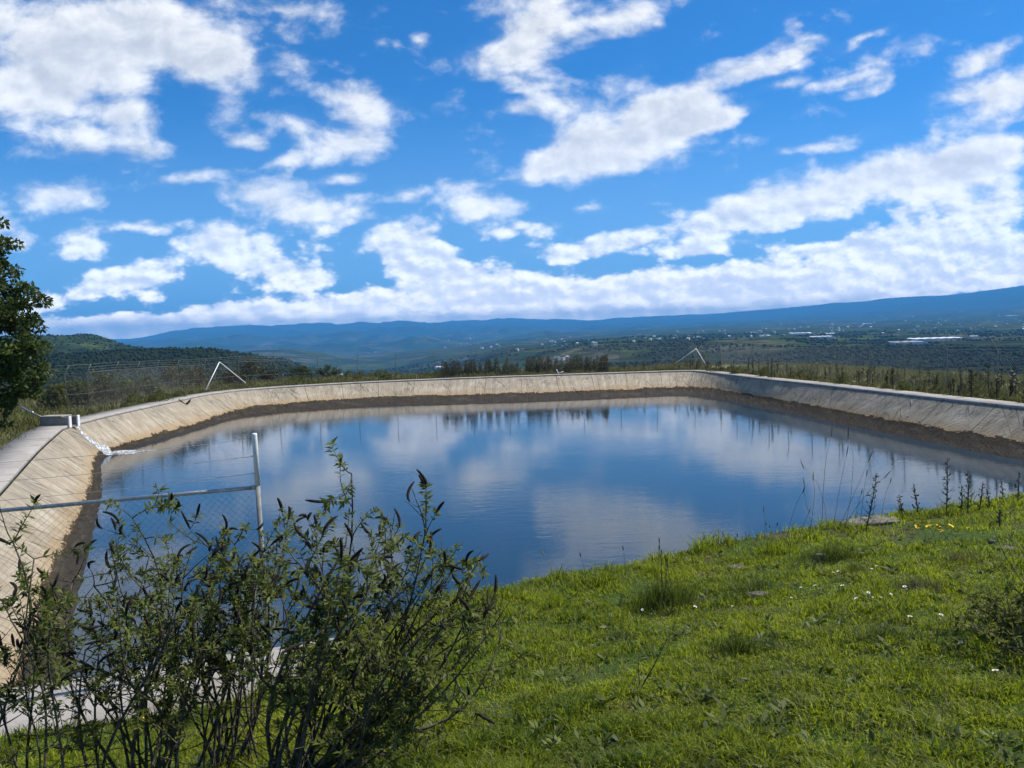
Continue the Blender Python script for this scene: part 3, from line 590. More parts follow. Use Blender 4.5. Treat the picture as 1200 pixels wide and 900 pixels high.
# ------------------------------------------------------------------ perimeter fence
def perimeter():
    path = []
    off = Rd+Rn*1.95
    sel = [i for i in range(len(Rd)) if True]
    i0 = int(np.argmin(np.hypot(Rd[:, 0]+18.3, Rd[:, 1]-32.1))); i1 = int(np.argmin(np.hypot(Rd[:, 0]-19.6, Rd[:, 1]-18.)))
    pts = [np.array([-28., 37.]), np.array([-24.5, 37.6]), np.array([-21.2, 37.4])]+[off[i] for i in range(i0+26, i1)]
    pts = np.array(pts); s = np.concatenate([[0], np.cumsum(np.linalg.norm(np.diff(pts, axis=0), axis=1))]); tot = s[-1]
    n = int(tot/3.15); S_ = np.linspace(0, tot, n+1); px = np.interp(S_, s, pts[:, 0]); py = np.interp(S_, s, pts[:, 1])
    root = empty('perimeter_fence', (px[0], py[0], 0), 'long wire mesh fence with cranked posts running round the far side of the reservoir', 'fence')
    o = np.array([px[0], py[0], 0]); cen = Rd.mean(0); tops = []; arms = []; bases = []
    for i in range(n+1):
        z = gz(px[i], py[i]); d = cen-np.array([px[i], py[i]]); d /= np.linalg.norm(d); lean = rng.normal(0, .03, 2)
        b = np.array([px[i], py[i], z-.1])-o; t = np.array([px[i]+lean[0], py[i]+lean[1], 1.92+rng.normal(0, .03)])-o; a = t+np.array([d[0]*.24, d[1]*.24, .40])
        m = MB(); m.tube([b, t, t+(a-t)*.1, a], [.021, .021, .020, .017], 7); link('post', m.mesh('post', M_postdull), root, True)
        tops.append(t); arms.append((t, a)); bases.append(b)
    def strand(name, P, r): m = MB(); m.tube(P, r, 4); link(name, m.mesh(name, M_wire), root)
    strand('top_wire', tops, .006)
    strand('bottom_wire', [b+[0, 0, .2] for b in bases], .004); strand('middle_wire', [(b+t)/2 for b, t in zip(bases, tops)], .004)
    for f in (.3, .65, 1.): strand('barbed_wire', [t+(a-t)*f for t, a in arms], .0045)
    # mesh panels: diagonal wires
    m = MB()
    for i in range(n):
        b0, b1, t0, t1 = bases[i]+[0, 0, .15], bases[i+1]+[0, 0, .15], tops[i], tops[i+1]; K = 30
        for k in range(-K//2, K):
            for sg in (0, 1):
                u0 = k/K; u1 = u0+.58
                c0, c1 = max(u0, 0), min(u1, 1)
                if c1 <= c0: continue
                v0, v1 = (c0-u0)/.58, (c1-u0)/.58
                if sg: c0, c1 = 1-c0, 1-c1
                A = (b0+(b1-b0)*c0)*(1-v0)+(t0+(t1-t0)*c0)*v0; B_ = (b0+(b1-b0)*c1)*(1-v1)+(t0+(t1-t0)*c1)*v1
                m.tube([A, B_], .0016, 3, cap=False)
    link('wire_mesh', m.mesh('wire_mesh', M_wire), root)
    # corner braces
    def brace(pA, pB, r=.029):
        m = MB(); m.tube([pA-o, pB-o], r, 8); x = link('brace', m.mesh('brace', M_whitep), root, True)
    def near(px_, Yg):                # nearest fence post to a photographed point
        q = at(px_, Yg); k = int(np.argmin(np.hypot(px-q[0], py-q[1]))); return k
    k = near(257, 456.5); T = tops[k]+o
    a = atY(257, 424.5, T[1]); brace(a, atY(241, 457, T[1]-2.1)); brace(a+[.02, 0, .02], atY(288, 449, T[1]+2.0))
    k = near(816, 434); T = tops[k]+o
    a = atY(816, 408.5, T[1]); brace(a, atY(830.5, 433, T[1]-1.6), .03); brace(a+[.02, 0, .02], atY(791, 426, T[1]), .022)
perimeter()

# ------------------------------------------------------------------ inlet channel and running water
def inlet():
    e = at(86, 497.5); e[2] = 0
    back = e+np.array([-3., .35, 0.]); d = (back-e); L = np.linalg.norm(d); d /= L; rz = math.atan2(d[1], d[0]); sdv = np.array([-d[1], d[0], 0])
    root = empty('inlet_channel', tuple(e), 'low concrete inlet channel with a dark mouth at the corner of the reservoir', 'channel')
    for sgn in (-1, 1):
        m = MB(); c = d*.62+sdv*.24*sgn; m.box((c[0], c[1], .12), (1.25, .10, .44), rz, 0, 1, .015); x = link('channel_wall', m.mesh('channel_wall', M_conc), root)
    m = MB(); c = d*.62; m.box((c[0], c[1], -.06), (1.25, .37, .08), rz); link('channel_floor', m.mesh('channel_floor', M_conc), root)
    m = MB(); c = d*.75; m.box((c[0], c[1], .365), (.95, .62, .05), rz, 0, 1, .01); link('cover_slab', m.mesh('cover_slab', M_ledge), root)
    for sgn in (-1, 1): m = MB(); q = -d*.04+sdv*.25*sgn; m.box((q[0], q[1], .13), (.06, .13, .47), rz, 0, 1, .01); link('mouth_jamb', m.mesh('mouth_jamb', M_whitep), root)
    m = MB(); c = d*.25; m.box((c[0], c[1], .12), (.04, .37, .40), rz); link('mouth_plate', m.mesh('mouth_plate', M_liner), root)  # black plate across the channel makes the mouth look dark
    # feeder pipe
    fp = empty('feeder_pipe', tuple(e+d*1.25), 'thin pale pipe sloping down from the tree into the inlet channel', 'pipe')
    m = MB(); a = d*.0+np.array([0, 0, .27]); b = atY(24, 476.5, e[1]+1.2)-(e+d*1.25); m.tube([a, (a+b)/2+[0, 0, -.03], b], .04, 8); link('pipe', m.mesh('pipe', M_galv), fp, True)
    m = MB(); q = (a+b)/2; m.tube([q+(b-a)*.02, q-(b-a)*.02], .052, 8); link('joint_collar', m.mesh('joint_collar', M_galv), fp, True)
    # foaming water down the slope
    mm, nt, out = mat('foaming water'); g = N(nt); p = g.obj(); w = g.noise(p, 9, 5, .65, 1.)
    c = g.mix(g.map(w, .42, .62), (.22, .21, .18), (.76, .78, .80)); g.bsdf(out, c, .25, g.bump(w, .8, .04), .5)
    path = np.array([SLP(x, y) for x, y in ((91, 500.5), (94, 504), (98, 509), (104, 515.5), (112, 521.5), (121, 526.5), (131, 531))]); tt = np.linspace(0, 6, 32)
    cl = np.stack([np.interp(tt, range(7), path[:, k]) for k in range(3)], 1); rows = []
    for i, q in enumerate(cl):
        tg = cl[min(i+1, 31)]-cl[max(i-1, 0)]; nn = np.array([.45, .3, .85]); sdv_ = np.cross(nn, tg); sdv_ /= np.linalg.norm(sdv_); t = i/31; wd = (.09+.24*t)*(1+.2*math.sin(t*19))
        for k in range(7):
            s = (k-3)/3; r = q+sdv_*(s*wd+.03*math.sin(t*13)); rows.append(np.array([r[0], r[1], float(SL([r])[0])+.012+.035*(1-s*s)+.012*random.random()]))
    n = 32; f = [(i*7+k, i*7+k+1, (i+1)*7+k+1, (i+1)*7+k) for i in range(n-1) for k in range(6)]
    m = MB(); m.add(rows, f); o = link('water_stream', m.mesh('water_stream', mm), None, True); tag(o, 'white water running down the slope from the inlet mouth', 'stream')
    m = MB(); V = []; F_ = []; nr, na = 7, 28
    cpt = at(140, 530.5, WL); ln = np.array([1., .32, 0]); ln /= np.linalg.norm(ln); pr = np.array([-ln[1], ln[0], 0])
    for i in range(nr):
        for k in range(na):
            a = 2*math.pi*k/na; rr = i/(nr-1); jag = 1+.28*math.sin(a*5+1)+.18*math.sin(a*9); q = cpt+ln*math.cos(a)*rr*1.15*jag+pr*math.sin(a)*rr*.62*jag
            V.append(q+np.array([0, 0, .004+.09*(1-rr)**.7*(.6+.5*random.random())]))
    for i in range(nr-1):
        for k in range(na): F_.append((i*na+k, i*na+(k+1) % na, (i+1)*na+(k+1) % na, (i+1)*na+k))
    m.add(V, F_); o = link('splash_foam', m.mesh('splash_foam', mm), None, True); tag(o, 'patch of white foam where the inlet stream meets the water', 'foam')
from mathutils.bvhtree import BVHTree
_me = bpy.data.objects['reservoir_slope'].data
_bvh = BVHTree.FromPolygons([v.co[:] for v in _me.vertices], [p.vertices[:] for p in _me.polygons])
def SL(P):
    out = []
    for p in P:
        h = _bvh.ray_cast(Vector((p[0], p[1], 5)), Vector((0, 0, -1))); out.append(max(h[0].z, WL) if h[0] is not None else 0.0)
    return np.array(out)
def SLP(px, py):                      # where the view ray through a photo pixel meets the slope
    h = _bvh.ray_cast(Vector((0, 0, EYE)), Vector(ray(px, py))); q = h[0] if h[0] is not None else Vector(at(px, py, WL))
    return np.array(q if q.z > WL else at(px, py, WL))
inlet()

# small things on the slope and the far rim
def scrap():
    q = SLP(217, 474); q[2] += .05; m = MB()
    for sg in (-1, 1):
        m.add([(0, 0, 0), (sg*.16, .02, .12), (sg*.36, -.05, .30), (sg*.30, .03, .10), (sg*.10, .06, -.08)], [(0, 1, 3, 4), (1, 2, 3)])
        m.add([(0, .03, 0), (sg*.16, .05, .12), (sg*.36, -.02, .30), (sg*.30, .06, .10), (sg*.10, .09, -.08)], [(4, 3, 1, 0), (3, 2, 1)])
    o = link('liner_scrap', m.mesh('liner_scrap', M_liner), None, False, q); tag(o, 'small black torn scrap lying on the pale slope at the far left bend', 'scrap')
    q = at(656, 438.7); m = MB(); m.tube([(0, 0, -.1), (-.25, .05, .42)], .03, 6); m.tube([(-.22, 0, .08), (.32, .03, .2)], .025, 6)
    o = link('marker_stake', m.mesh('marker_stake', M_whitep), None, True, (q[0], q[1]+.3, 0)); tag(o, 'small crossed white stakes on the far rim', 'stake')
scrap()

# ------------------------------------------------------------------ near flowering shrubs
def shrub(name, base, ends, label, spikes, leafd=1.0, stem_r=.013, lean=None, twigs=9, bare=.42):
    base = np.array(base, float); root = empty(name, tuple(base), label, 'shrub')
    H_ = max(float(e[2]) for e in ends)-base[2]; wood = MB(); cs, ds, ls, ts, sp = [], [], [], [], MB()
    def leaves(p, d, n, L):
        d = d/np.linalg.norm(d); u = np.cross(d, [0.3, .2, 1.]); u /= np.linalg.norm(u); w = np.cross(d, u); a0 = random.random()*6.28
        for k in range(n):
            a = a0+k*2.4; q = (math.cos(a)*u+math.sin(a)*w)*.9+d*random.uniform(.15, .8)+np.array([0, 0, .1])
            cs.append(p+d*random.uniform(-.012, .012)); ds.append(q); ls.append(L*random.uniform(.4, 1.45)); ts.append(min(1, max(0, random.gauss(.45, .3))))
    def spike(p, d):
        d = d/np.linalg.norm(d); L = random.uniform(.045, .12); k = rng.normal(size=3)*.5; pts = [p]; q = p.copy(); dd = d.copy()
        for i in range(6):
            q = q+dd*L/6; dd = dd+k*.33; dd /= np.linalg.norm(dd); pts.append(q.copy())
        sp.tube(pts, [.003, .006, .0075, .0075, .007, .006, .003], 6)
    def twig(p, d, L, depth):
        nude = random.random() < .3
        d = d/np.linalg.norm(d); n = max(3, int(L/.026)); q = p.copy(); pts = [p]; dd = d.copy(); cur = rng.normal(size=3)*.10+np.array([0, 0, .05])
        for i in range(n):
            q = q+dd*L/n; dd = dd+cur*.5+rng.normal(size=3)*.06; dd /= np.linalg.norm(dd); pts.append(q.copy())
            if i > 0 and not nude and random.random() < .85*leafd: leaves(q, dd, random.choice((4, 5, 6)), .034)
            if depth and i > 1 and random.random() < .22: twig(q, dd+rng.normal(size=3)*.7, L*random.uniform(.35, .6), depth-1)
        wood.tube(pts, [.0024*(1-.65*i/n)*(1+.5*depth) for i in range(n+1)], 4, cap=False)
        if not nude and random.random() < .9*leafd: leaves(q, dd, 11, .036)
        if random.random() < spikes*(1.6 if q[2] > base[2]+.55*H_ else .35): spike(q, dd+np.array([0, 0, .3]))
    for e in ends:
        e = np.array(e, float); r = stem_r*random.uniform(.6, 1.15); L = np.linalg.norm(e-base)
        st = base+rng.normal(size=3)*np.array([.07, .07, .0])
        pts = branchy(wood, st, e, r, .0035, .09, 6, 12)
        for i in range(int(12*bare), 13):
            dirn = pts[min(i+1, 12)]-pts[max(i-1, 0)]; dirn /= np.linalg.norm(dirn)
            for k in range(np.random.RandomState(i).poisson(twigs/5.) if i < 12 else 2):
                dd = dirn*.7+rng.normal(size=3)*.75+np.array([0, 0, .35]); twig(pts[i], dd, L*random.uniform(.08, .19), 1)
        for _ in range(random.choice((1, 2, 3))):      # dead side sticks low down
            i = random.randint(2, 6); branchy(wood, pts[i], pts[i]+rng.normal(size=3)*.25+np.array([0, 0, .15]), .004, .0015, .12, 4, 5)
    wood.v = [tuple(np.array(v)-base) for v in wood.v]; link('branches', wood.mesh('branches', M_bark), root, True)
    cs_ = np.array(cs)-base; V, F_, T = leaf_quads(cs_, np.array(ds), rand_dirs(len(cs_), 1.2), np.array(ls), np.array(ls)*.30, np.array(ts), .35)
    link('foliage', arr_mesh('foliage', V, F_, L_shrub, {'tint': T}), root)
    if sp.v:
        sp.v = [tuple(np.array(v)-base) for v in sp.v]; link('seed_spikes', sp.mesh('seed_spikes', M_seed), root, True)['kind'] = 'stuff'
def gp(px, Y, dz=0.):                 # ground point at forward distance Y below the image column
    q = atY(px, 700, Y); return np.array([q[0], Y, gz(q[0], Y)+dz])
B1 = gp(322, 3.55, -.03)
ends = [atY(x, y+50, Y) for x, y, Y in [(412, 505, 3.6), (405, 590, 3.4), (372, 600, 3.8), (440, 600, 3.9), (498, 575, 3.7), (470, 640, 3.4), (520, 640, 3.9), (553, 690, 3.7), (540, 660, 3.3), (500, 690, 3.2), (350, 610, 3.3), (330, 650, 3.9), (545, 720, 3.5), (430, 650, 3.1), (460, 700, 4.0), (390, 660, 3.2), (530, 740, 3.3), (490, 610, 4.1), (300, 640, 3.6), (585, 705, 3.9), (450, 600, 3.5), (480, 660, 3.7), (420, 690, 3.4), (505, 640, 3.6), (360, 690, 3.6), (445, 720, 3.3), (555, 655, 3.8), (575, 690, 3.5), (525, 680, 3.4), (510, 620, 3.8), (460, 610, 3.6), (380, 640, 3.5), (535, 650, 3.6)]]
shrub('flowering_shrub', B1, ends, 'dark leafy shrub leaning right over the grass with black curling seed spikes', .30, 1., .012, twigs=10, bare=.58)
B2 = gp(150, 3.9, -.03)
ends = [atY(x, y+62, Y) for x, y, Y in [(155, 545, 3.9), (110, 625, 3.7), (70, 655, 3.9), (190, 640, 3.6), (215, 615, 4.0), (140, 660, 3.5), (60, 640, 4.1), (230, 650, 3.8), (260, 640, 4.1), (100, 700, 3.6), (180, 700, 4.2), (130, 610, 4.2), (90, 740, 3.9), (245, 700, 3.6), (210, 730, 4.2), (160, 620, 3.7), (120, 670, 4.0), (205, 670, 3.9), (85, 620, 4.0), (175, 590, 4.0), (235, 620, 3.9)]]
shrub('flowering_shrub', B2, ends, 'upright leafy shrub of many thin stems growing up past the middle of the top rail', .22, .95, .010, twigs=9, bare=.58)
B3 = gp(250, 4.3, -.03)
ends = [atY(x, y+38, Y) for x, y, Y in [(240, 600, 4.3), (280, 625, 4.2), (205, 625, 4.5), (310, 640, 4.4), (265, 660, 4.0), (225, 680, 4.2), (330, 610, 4.5), (290, 700, 4.0), (345, 690, 4.4), (180, 640, 4.6), (250, 640, 4.5), (275, 600, 4.4), (300, 660, 4.1), (220, 640, 4.2), (320, 660, 4.3), (260, 620, 4.4), (308, 610, 4.4), (318, 640, 4.3), (312, 670, 4.2), (330, 650, 4.5)]]
shrub('flowering_shrub', B3, ends, 'leafy shrub with tangled grey stems just in front of the fence post foot', .25, .95, .009, twigs=9, bare=.58)
B4 = gp(28, 3.5, -.03)
ends = [atY(x, y+35, Y) for x, y, Y in [(12, 690, 3.5), (40, 620, 3.6), (-30, 640, 3.4), (60, 700, 3.3), (-10, 730, 3.6), (35, 660, 3.8), (15, 600, 3.7)]]
shrub('flowering_shrub', B4, ends, 'thin leafy shrub at the left edge standing before the pale slope', .3, .9, .009, twigs=8, bare=.55)
B5 = gp(1215, 4.6, -.02)
ends = [atY(x, y, Y) for x, y, Y in [(1160, 695, 4.7), (1190, 690, 4.6), (1225, 670, 4.5), (1150, 740, 4.5), (1175, 760, 4.3), (1240, 700, 4.6), (1200, 720, 4.3), (1265, 690, 4.5), (1185, 790, 4.2), (1150, 715, 4.9), (1280, 740, 4.3), (1210, 760, 4.1), (1120, 735, 4.8), (1105, 765, 4.6), (1130, 790, 4.4), (1160, 800, 4.3), (1140, 700, 5.0), (1175, 725, 4.7), (1200, 700, 4.9), (1150, 770, 4.5)]]
shrub('low_shrub', B5, ends, 'low dark bushy shrub sitting in the grass at the right edge', 0., 1.15, .008, twigs=12, bare=.15)

# ------------------------------------------------------------------ grass
def blades(x, y, h, w, tint, z=None, lean=.55, seg2=True):
    n = len(x); z = ground_z(x, y)-.008 if z is None else z
    a = rng.uniform(0, 2*np.pi, n); sx, sy = np.cos(a)*w/2, np.sin(a)*w/2
    b = rng.uniform(0, 2*np.pi, n); ln = h*np.abs(rng.normal(lean, .3, n)); lx, ly = np.cos(b)*ln, np.sin(b)*ln
    V = np.empty((n, 5, 3)); zz = z
    V[:, 0] = np.c_[x-sx, y-sy, zz]; V[:, 1] = np.c_[x+sx, y+sy, zz]
    mx, my, mz = x+lx*.35, y+ly*.35, zz+h*.62
    V[:, 2] = np.c_[mx+sx*.75, my+sy*.75, mz]; V[:, 3] = np.c_[mx-sx*.75, my-sy*.75, mz]
    V[:, 4] = np.c_[x+lx, y+ly, zz+h*np.clip(1-.30*ln/h, .35, 1)]
    base = np.arange(n)[:, None]*5
    F_ = np.concatenate([base+np.array([[0, 1, 2, 3]]), base+np.array([[3, 2, 4, 4]])])
    T_ = np.concatenate([base+np.array([[0, 1, 2]]), base+np.array([[0, 2, 3]]), base+np.array([[3, 2, 4]])])
    return V.reshape(-1, 3), T_, np.repeat(tint, 5)
def big_(x, y): return fbm(x*.55+20, y*.55, 3)*1.6
def lawn():
    n = 820000; u = rng.uniform(0, 1, n); az = rng.uniform(R(-52), R(66), n); r = 2.0*(np.where(az > R(38), 22, 15)/2.0)**(u**.85)
    x, y = r*np.sin(az), r*np.cos(az); d = sdist(x, y); dn = yline(x)-y
    clump = fbm(x*2.1, y*2.1, 4); bare = fbm(x*.7+9, y*.7+4, 4)
    near = S((x+2.7)/1.0)
    ok = (d > np.where(near > .5, -.28, 1.0)) & (dn > -.45) & (bare+.18*rng.normal(size=n) > -.30)
    x, y, clump, r, d, bare = x[ok], y[ok], clump[ok], r[ok], d[ok], bare[ok]
    big = fbm(x*.9, y*.9, 3)
    tf = np.clip(fbm(x*3.4+70, y*3.4, 3)*2.2-.15, 0, 1); h = (.022+.050*S(clump*1.7+.40)+.075*tf*S(big_(x, y)+.6))*rng.uniform(.45, 1.4, len(x))*(1+.8*S((-d+1.0)/1.3))
    w = .0052+.0016*r**.5*rng.uniform(.6, 1.3, len(x))
    tint = np.clip(.52+.8*big-.3*clump-.35*tf*rng.uniform(0, 1.4, len(x))+rng.normal(0, .24, len(x)), 0, 1)
    V, F_, T = blades(x, y, h, w, tint, lean=.75)
    o = link('grass', arr_mesh('grass', V, F_, L_grass, {'tint': T})); tag(o, 'short green lawn grass over the near bank', 'grass', kind='stuff')
    # small broad leaved weeds between the blades
    n = 2600; r = 2.2*(13/2.2)**(rng.uniform(0, 1, n)**.8); az = rng.uniform(R(-38), R(40), n); x, y = r*np.sin(az), r*np.cos(az); d = sdist(x, y); q = fbm(x*1.1+50, y*1.1, 3); ok = (d > np.where(x > -2.2, .1, 1.1)) & (yline(x)-y > 0) & (q > -.12); x, y, r = x[ok], y[ok], r[ok]
    k = 9; X = np.repeat(x, k); Y = np.repeat(y, k); a = rng.uniform(0, 6.283, len(X)); D = np.c_[np.cos(a), np.sin(a), rng.uniform(.25, 1.3, len(X))]; cs = np.c_[X+np.cos(a)*.012, Y+np.sin(a)*.012, ground_z(X, Y)+rng.uniform(.0, .03, len(X))]; l = rng.uniform(.03, .065, len(X))*np.repeat(rng.uniform(.7, 1.5, len(x)), k)
    V, F_, T = leaf_quads(cs, D, rand_dirs(len(X), 2.), l, l*.36, np.clip(np.repeat(rng.normal(.45, .25, len(x)), k)+rng.normal(0, .1, len(X)), 0, 1), .3)
    o = link('lawn_weeds', arr_mesh('lawn_weeds', V, F_, leafmat('lawn weed leaf', (.030, .052, .010), (.145, .175, .030), .35), {'tint': T})); tag(o, 'small broad leaved weeds growing among the lawn grass', 'weeds', kind='stuff')
    # dry straw scattered through it
    n = 42000; r = 2.2*(14/2.2)**(rng.uniform(0, 1, n)**.85); az = rng.uniform(R(-39), R(41), n); x, y = r*np.sin(az), r*np.cos(az); d = sdist(x, y)
    q = fbm(x*1.4+30, y*1.4, 4)+rng.normal(0, .2, n); ok = (d > np.where(x > -2.2, -.30, 1.0)) & (yline(x)-y > -.5) & ((q > .10) | ((d < .25) & (rng.uniform(size=n) < .8))); x, y = x[ok], y[ok]
    V, F_, T = blades(x, y, .09*rng.uniform(.4, 1.5, len(x)), np.full(len(x), .004), rng.uniform(0, 1, len(x)), lean=.9)
    o = link('dry_grass', arr_mesh('dry_grass', V, F_, L_straw, {'tint': T})); tag(o, 'dry straw coloured grass scattered in the lawn', 'grass', kind='stuff')
lawn()
def outer_grass():
    n = 150000; u = rng.uniform(0, 1, n); i = rng.integers(0, len(Rd), n); off = 1.05+rng.uniform(0, 1, n)**1.5*14; P = Rd[i]+Rn[i]*off[:, None]+rng.normal(size=(n, 2))*.3
    x, y = P[:, 0], P[:, 1]; d = sdist(x, y); q = fbm(x*.45, y*.45, 4); ok = (d > 1.06-.45*np.clip(fbm(x*.8+5, y*.8, 3)*2, 0, 1)) & (y > 17) & (q+rng.normal(0, .2, n) > -.35); x, y, q = x[ok], y[ok], q[ok]
    h = (.14+.22*S(q+.4))*rng.uniform(.5, 1.5, len(x)); h = h*np.where((x < -14) & (y < 31), .55, 1.)
    V, F_, T = blades(x, y, h, .012+.0006*np.hypot(x, y)*rng.uniform(.5, 1.2, len(x)), np.clip(.45+.5*q+rng.normal(0, .25, len(x)), 0, 1), lean=.45)
    o = link('rough_grass', arr_mesh('rough_grass', V, F_, L_straw, {'tint': T})); tag(o, 'rough yellow green grass outside the concrete path', 'grass', kind='stuff')
outer_grass()

def at_ground(px, py):                # first hit of the view ray through a photo pixel with the ground
    d = ray(px, py); t = np.linspace(1.5, 60, 6000); x, y, z = d[0]*t, d[1]*t, EYE+d[2]*t
    g = ground_z(x, y); k = int(np.argmax(z < g)); return np.array([x[k], y[k], float(g[k])])
def merge_leaf(parts):
    V = np.concatenate([p[0] for p in parts]); F_ = []; o = 0
    for p in parts: F_.append(p[1]+o); o += len(p[0])
    return V, np.concatenate(F_), np.concatenate([p[2] for p in parts])

# tufts of longer grass
def tuft(px, py, rad, h, n, label, m_, cat='grass tuft', name='grass_tuft', stalks=0, lean=.5):
    q = at_ground(px, py); a = rng.uniform(0, 6.283, n); rr = rad*rng.uniform(0, 1, n)**.75*(1+.45*np.sin(a*2+px)+.3*np.sin(a*3+py)); x, y = np.cos(a)*rr*1.25, np.sin(a)*rr*.9
    z = ground_z(x+q[0], y+q[1])-q[2]-.01
    V, F_, T = blades(x, y, h*rng.uniform(.45, 1.25, n)*np.clip(1-.5*rr/rad, .3, 1), np.full(n, .0055), np.clip(rng.normal(.4, .28, n), 0, 1), z, lean)
    root = empty(name, tuple(q), label, cat); link('blades', arr_mesh('blades', V, F_, m_, {'tint': T}), root)['kind'] = 'stuff'
    for k in range(stalks):
        m = MB(); a = random.random()*6.28; b = np.array([math.cos(a), math.sin(a), 0])*rad*.5*random.random(); t = b+np.array([random.gauss(0, .06), random.gauss(0, .06), h*random.uniform(1.2, 2.0)])
        m.tube([b, (b+t)/2+[.01, 0, 0], t], [.002, .0018, .0014], 4); m.tube([t-(t-b)*.10, t-(t-b)*.05, t], [.003, .006, .002], 5); link('stalk', m.mesh('stalk', M_dark), root)
L_dtuft = leafmat('dark tuft blade', (.022, .042, .008), (.130, .165, .022), .35)
tuft(778, 712, .30, .34, 900, 'largest dark green tuft with thin flower stalks, at the lip of the bank', L_dtuft, stalks=9, lean=.35)
tuft(862, 768, .20, .20, 600, 'dark rough tuft below the big tuft, in the middle of the lawn', L_dtuft)
tuft(725, 748, .13, .10, 260, 'small leafy clump low in the lawn left of the bare twig', L_dtuft, lean=.9)
tuft(1030, 752, .22, .15, 480, 'spreading dark tuft between the middle of the lawn and the low right shrub', L_dtuft, lean=.8)
tuft(884, 694, .30, .16, 520, 'flat dark tuft beside the bare stone near the lip', L_dtuft, lean=.8)
tuft(975, 655, .32, .24, 700, 'thick green tuft behind the pale stone on the lip', L_dtuft)
tuft(1000, 672, .15, .14, 300, 'small round tuft in front of the thick lip tuft', L_dtuft)
tuft(650, 712, .22, .17, 420, 'loose tuft right of the leaning shrub at the lip', L_grass)
tuft(1120, 660, .30, .16, 420, 'pale low tuft near the yellow flowers', L_straw)
tuft(1075, 690, .28, .15, 420, 'straw tinted tuft right of the white daisies', L_straw, lean=.7)
tuft(905, 650, .25, .20, 480, 'green tuft with stalks on the lip left of the tall grass', L_grass, stalks=4)

# tall grass stalks over the lip
TS = [(963, 622, 12, -118), (975, 620, 18, -92), (985, 618, 55, -62), (1000, 616, 10, -40), (893, 642, 2, -46), (920, 632, 22, -58), (935, 630, 14, -32), (905, 640, 6, -26), (956, 624, -14, -60), (1008, 612, 8, -58), (1022, 606, 4, -48), (990, 617, 4, -110), (947, 628, 6, -70), (866, 655, -2, -28), (878, 650, 2, -20), (690, 690, -10, -40), (652, 690, -16, -42), (738, 678, -8, -36), (1032, 608, 12, -45), (980, 620, 40, -85), (970, 622, -30, -78)]
sides = ['short', 'leaning', 'upright', 'bent', 'thin']
for i, (bx, by, dx, dy) in enumerate(TS):
    q = at_ground(bx, by+6); t = atY(bx+dx, by+dy, q[1])-q; root = empty('grass_stalk', tuple(q), 'thin dry grass stalk rising over the lip of the bank against the water', 'grass stalk', 'grass stalks along the lip')
    L = np.linalg.norm(t); m = MB(); k = np.array([random.gauss(0, .05), 0, .06])*L; m.tube([np.zeros(3), t*.35+k*.6, t*.7+k*.7, t], [.0030, .0026, .002, .0014], 5); link('stem', m.mesh('stem', M_dry if i % 3 else M_stem), root)
    m = MB(); m.tube([t*.93, t*.965, t*1.02, t*1.07], [.002, .006, .006, .001], 5); link('seed_head', m.mesh('seed_head', M_dark if i % 2 else M_dry), root)
# dark leafy weeds on the right end of the lip
def spire(q, t, label, arms=16, group=None):
    root = empty('leafy_weed', tuple(q), label, 'weed', group); m = MB(); L = np.linalg.norm(t); m.tube([np.zeros(3), t*.5+np.array([.01, 0, 0]), t], [.009, .007, .003], 6); link('stem', m.mesh('stem', M_dark), root)
    cs, ds = [], []
    m2 = MB()
    for k in range(arms):
        f = .12+.85*k/arms; a = k*2.4; p = t*f; d = np.array([math.cos(a)*.8, math.sin(a)*.8, .55]); l = L*.16*(1.2-f); m2.tube([p, p+d*l*.6, p+d*l+[0, 0, l*.3]], [.004, .003, .002], 4)
        for j in range(4): cs.append(p+d*l*(j/4)); ds.append(d+rng.normal(size=3)*.5)
        for j in range(3): cs.append(p+rng.normal(size=3)*.01); ds.append(rng.normal(size=3)+[0, 0, .4])
    link('side_shoots', m2.mesh('side_shoots', M_dark), root)
    cs, ds = np.array(cs), np.array(ds); l = rng.uniform(.025, .05, len(cs)); V, F_, T = leaf_quads(cs, ds, rand_dirs(len(cs), 1.), l, l*.4, rng.uniform(0, .7, len(cs)))
    link('foliage', arr_mesh('foliage', V, F_, L_needle, {'tint': T}), root)
SP = [(1109, 598, 1, -62, 'tallest dark leafy weed on the lip right of the yellow flowers'), (1134, 597, 0, -46, 'second dark spiky weed right of the tallest one'), (1126, 598, 1, -30, 'short dark weed between the two tallest ones'), (1147, 596, 5, -32, 'leaning dark weed right of the second spiky one'),
      (1171, 612, 0, -14, 'stumpy dark weed lowest on the right end of the lip'), (1176, 588, -3, -26, 'thin dark weed near the right edge'), (1192, 586, 2, -34, 'broad dark weed at the right edge of the photo'), (1076, 600, -6, -34, 'thin crooked weed left of the tallest one'), (1014, 620, 14, -66, 'tall bent weed behind the grey slab'), (1058, 604, -5, -24, 'small twiggy weed beside the grey slab'), (1160, 594, -4, -22, 'small forked weed among the right hand weeds')]
for (bx, by, dx, dy, lb) in SP:
    q = at_ground(bx, by+5); spire(q, atY(bx+dx, by+dy, q[1])-q, lb, 16 if dy < -40 else 9)
# bare twig in the lawn
q = at_ground(748, 812); t = atY(784, 745, q[1])-q; root = empty('bare_twig', tuple(q), 'bare dark twig slanting up out of the middle lawn', 'twig'); m = MB(); m.tube([np.zeros(3), t*.45+[.0, 0, -.01], t], [.005, .004, .0015], 5); link('stem', m.mesh('stem', M_bark), root)
m = MB(); b = atY(748, 765, q[1])-q; m.tube([t*.06, b*.6, b], [.004, .003, .0015], 5); m.tube([t*.2, t*.3+[.03, 0, .02]], [.003, .001], 4); link('side_shoot', m.mesh('side_shoot', M_bark), root)

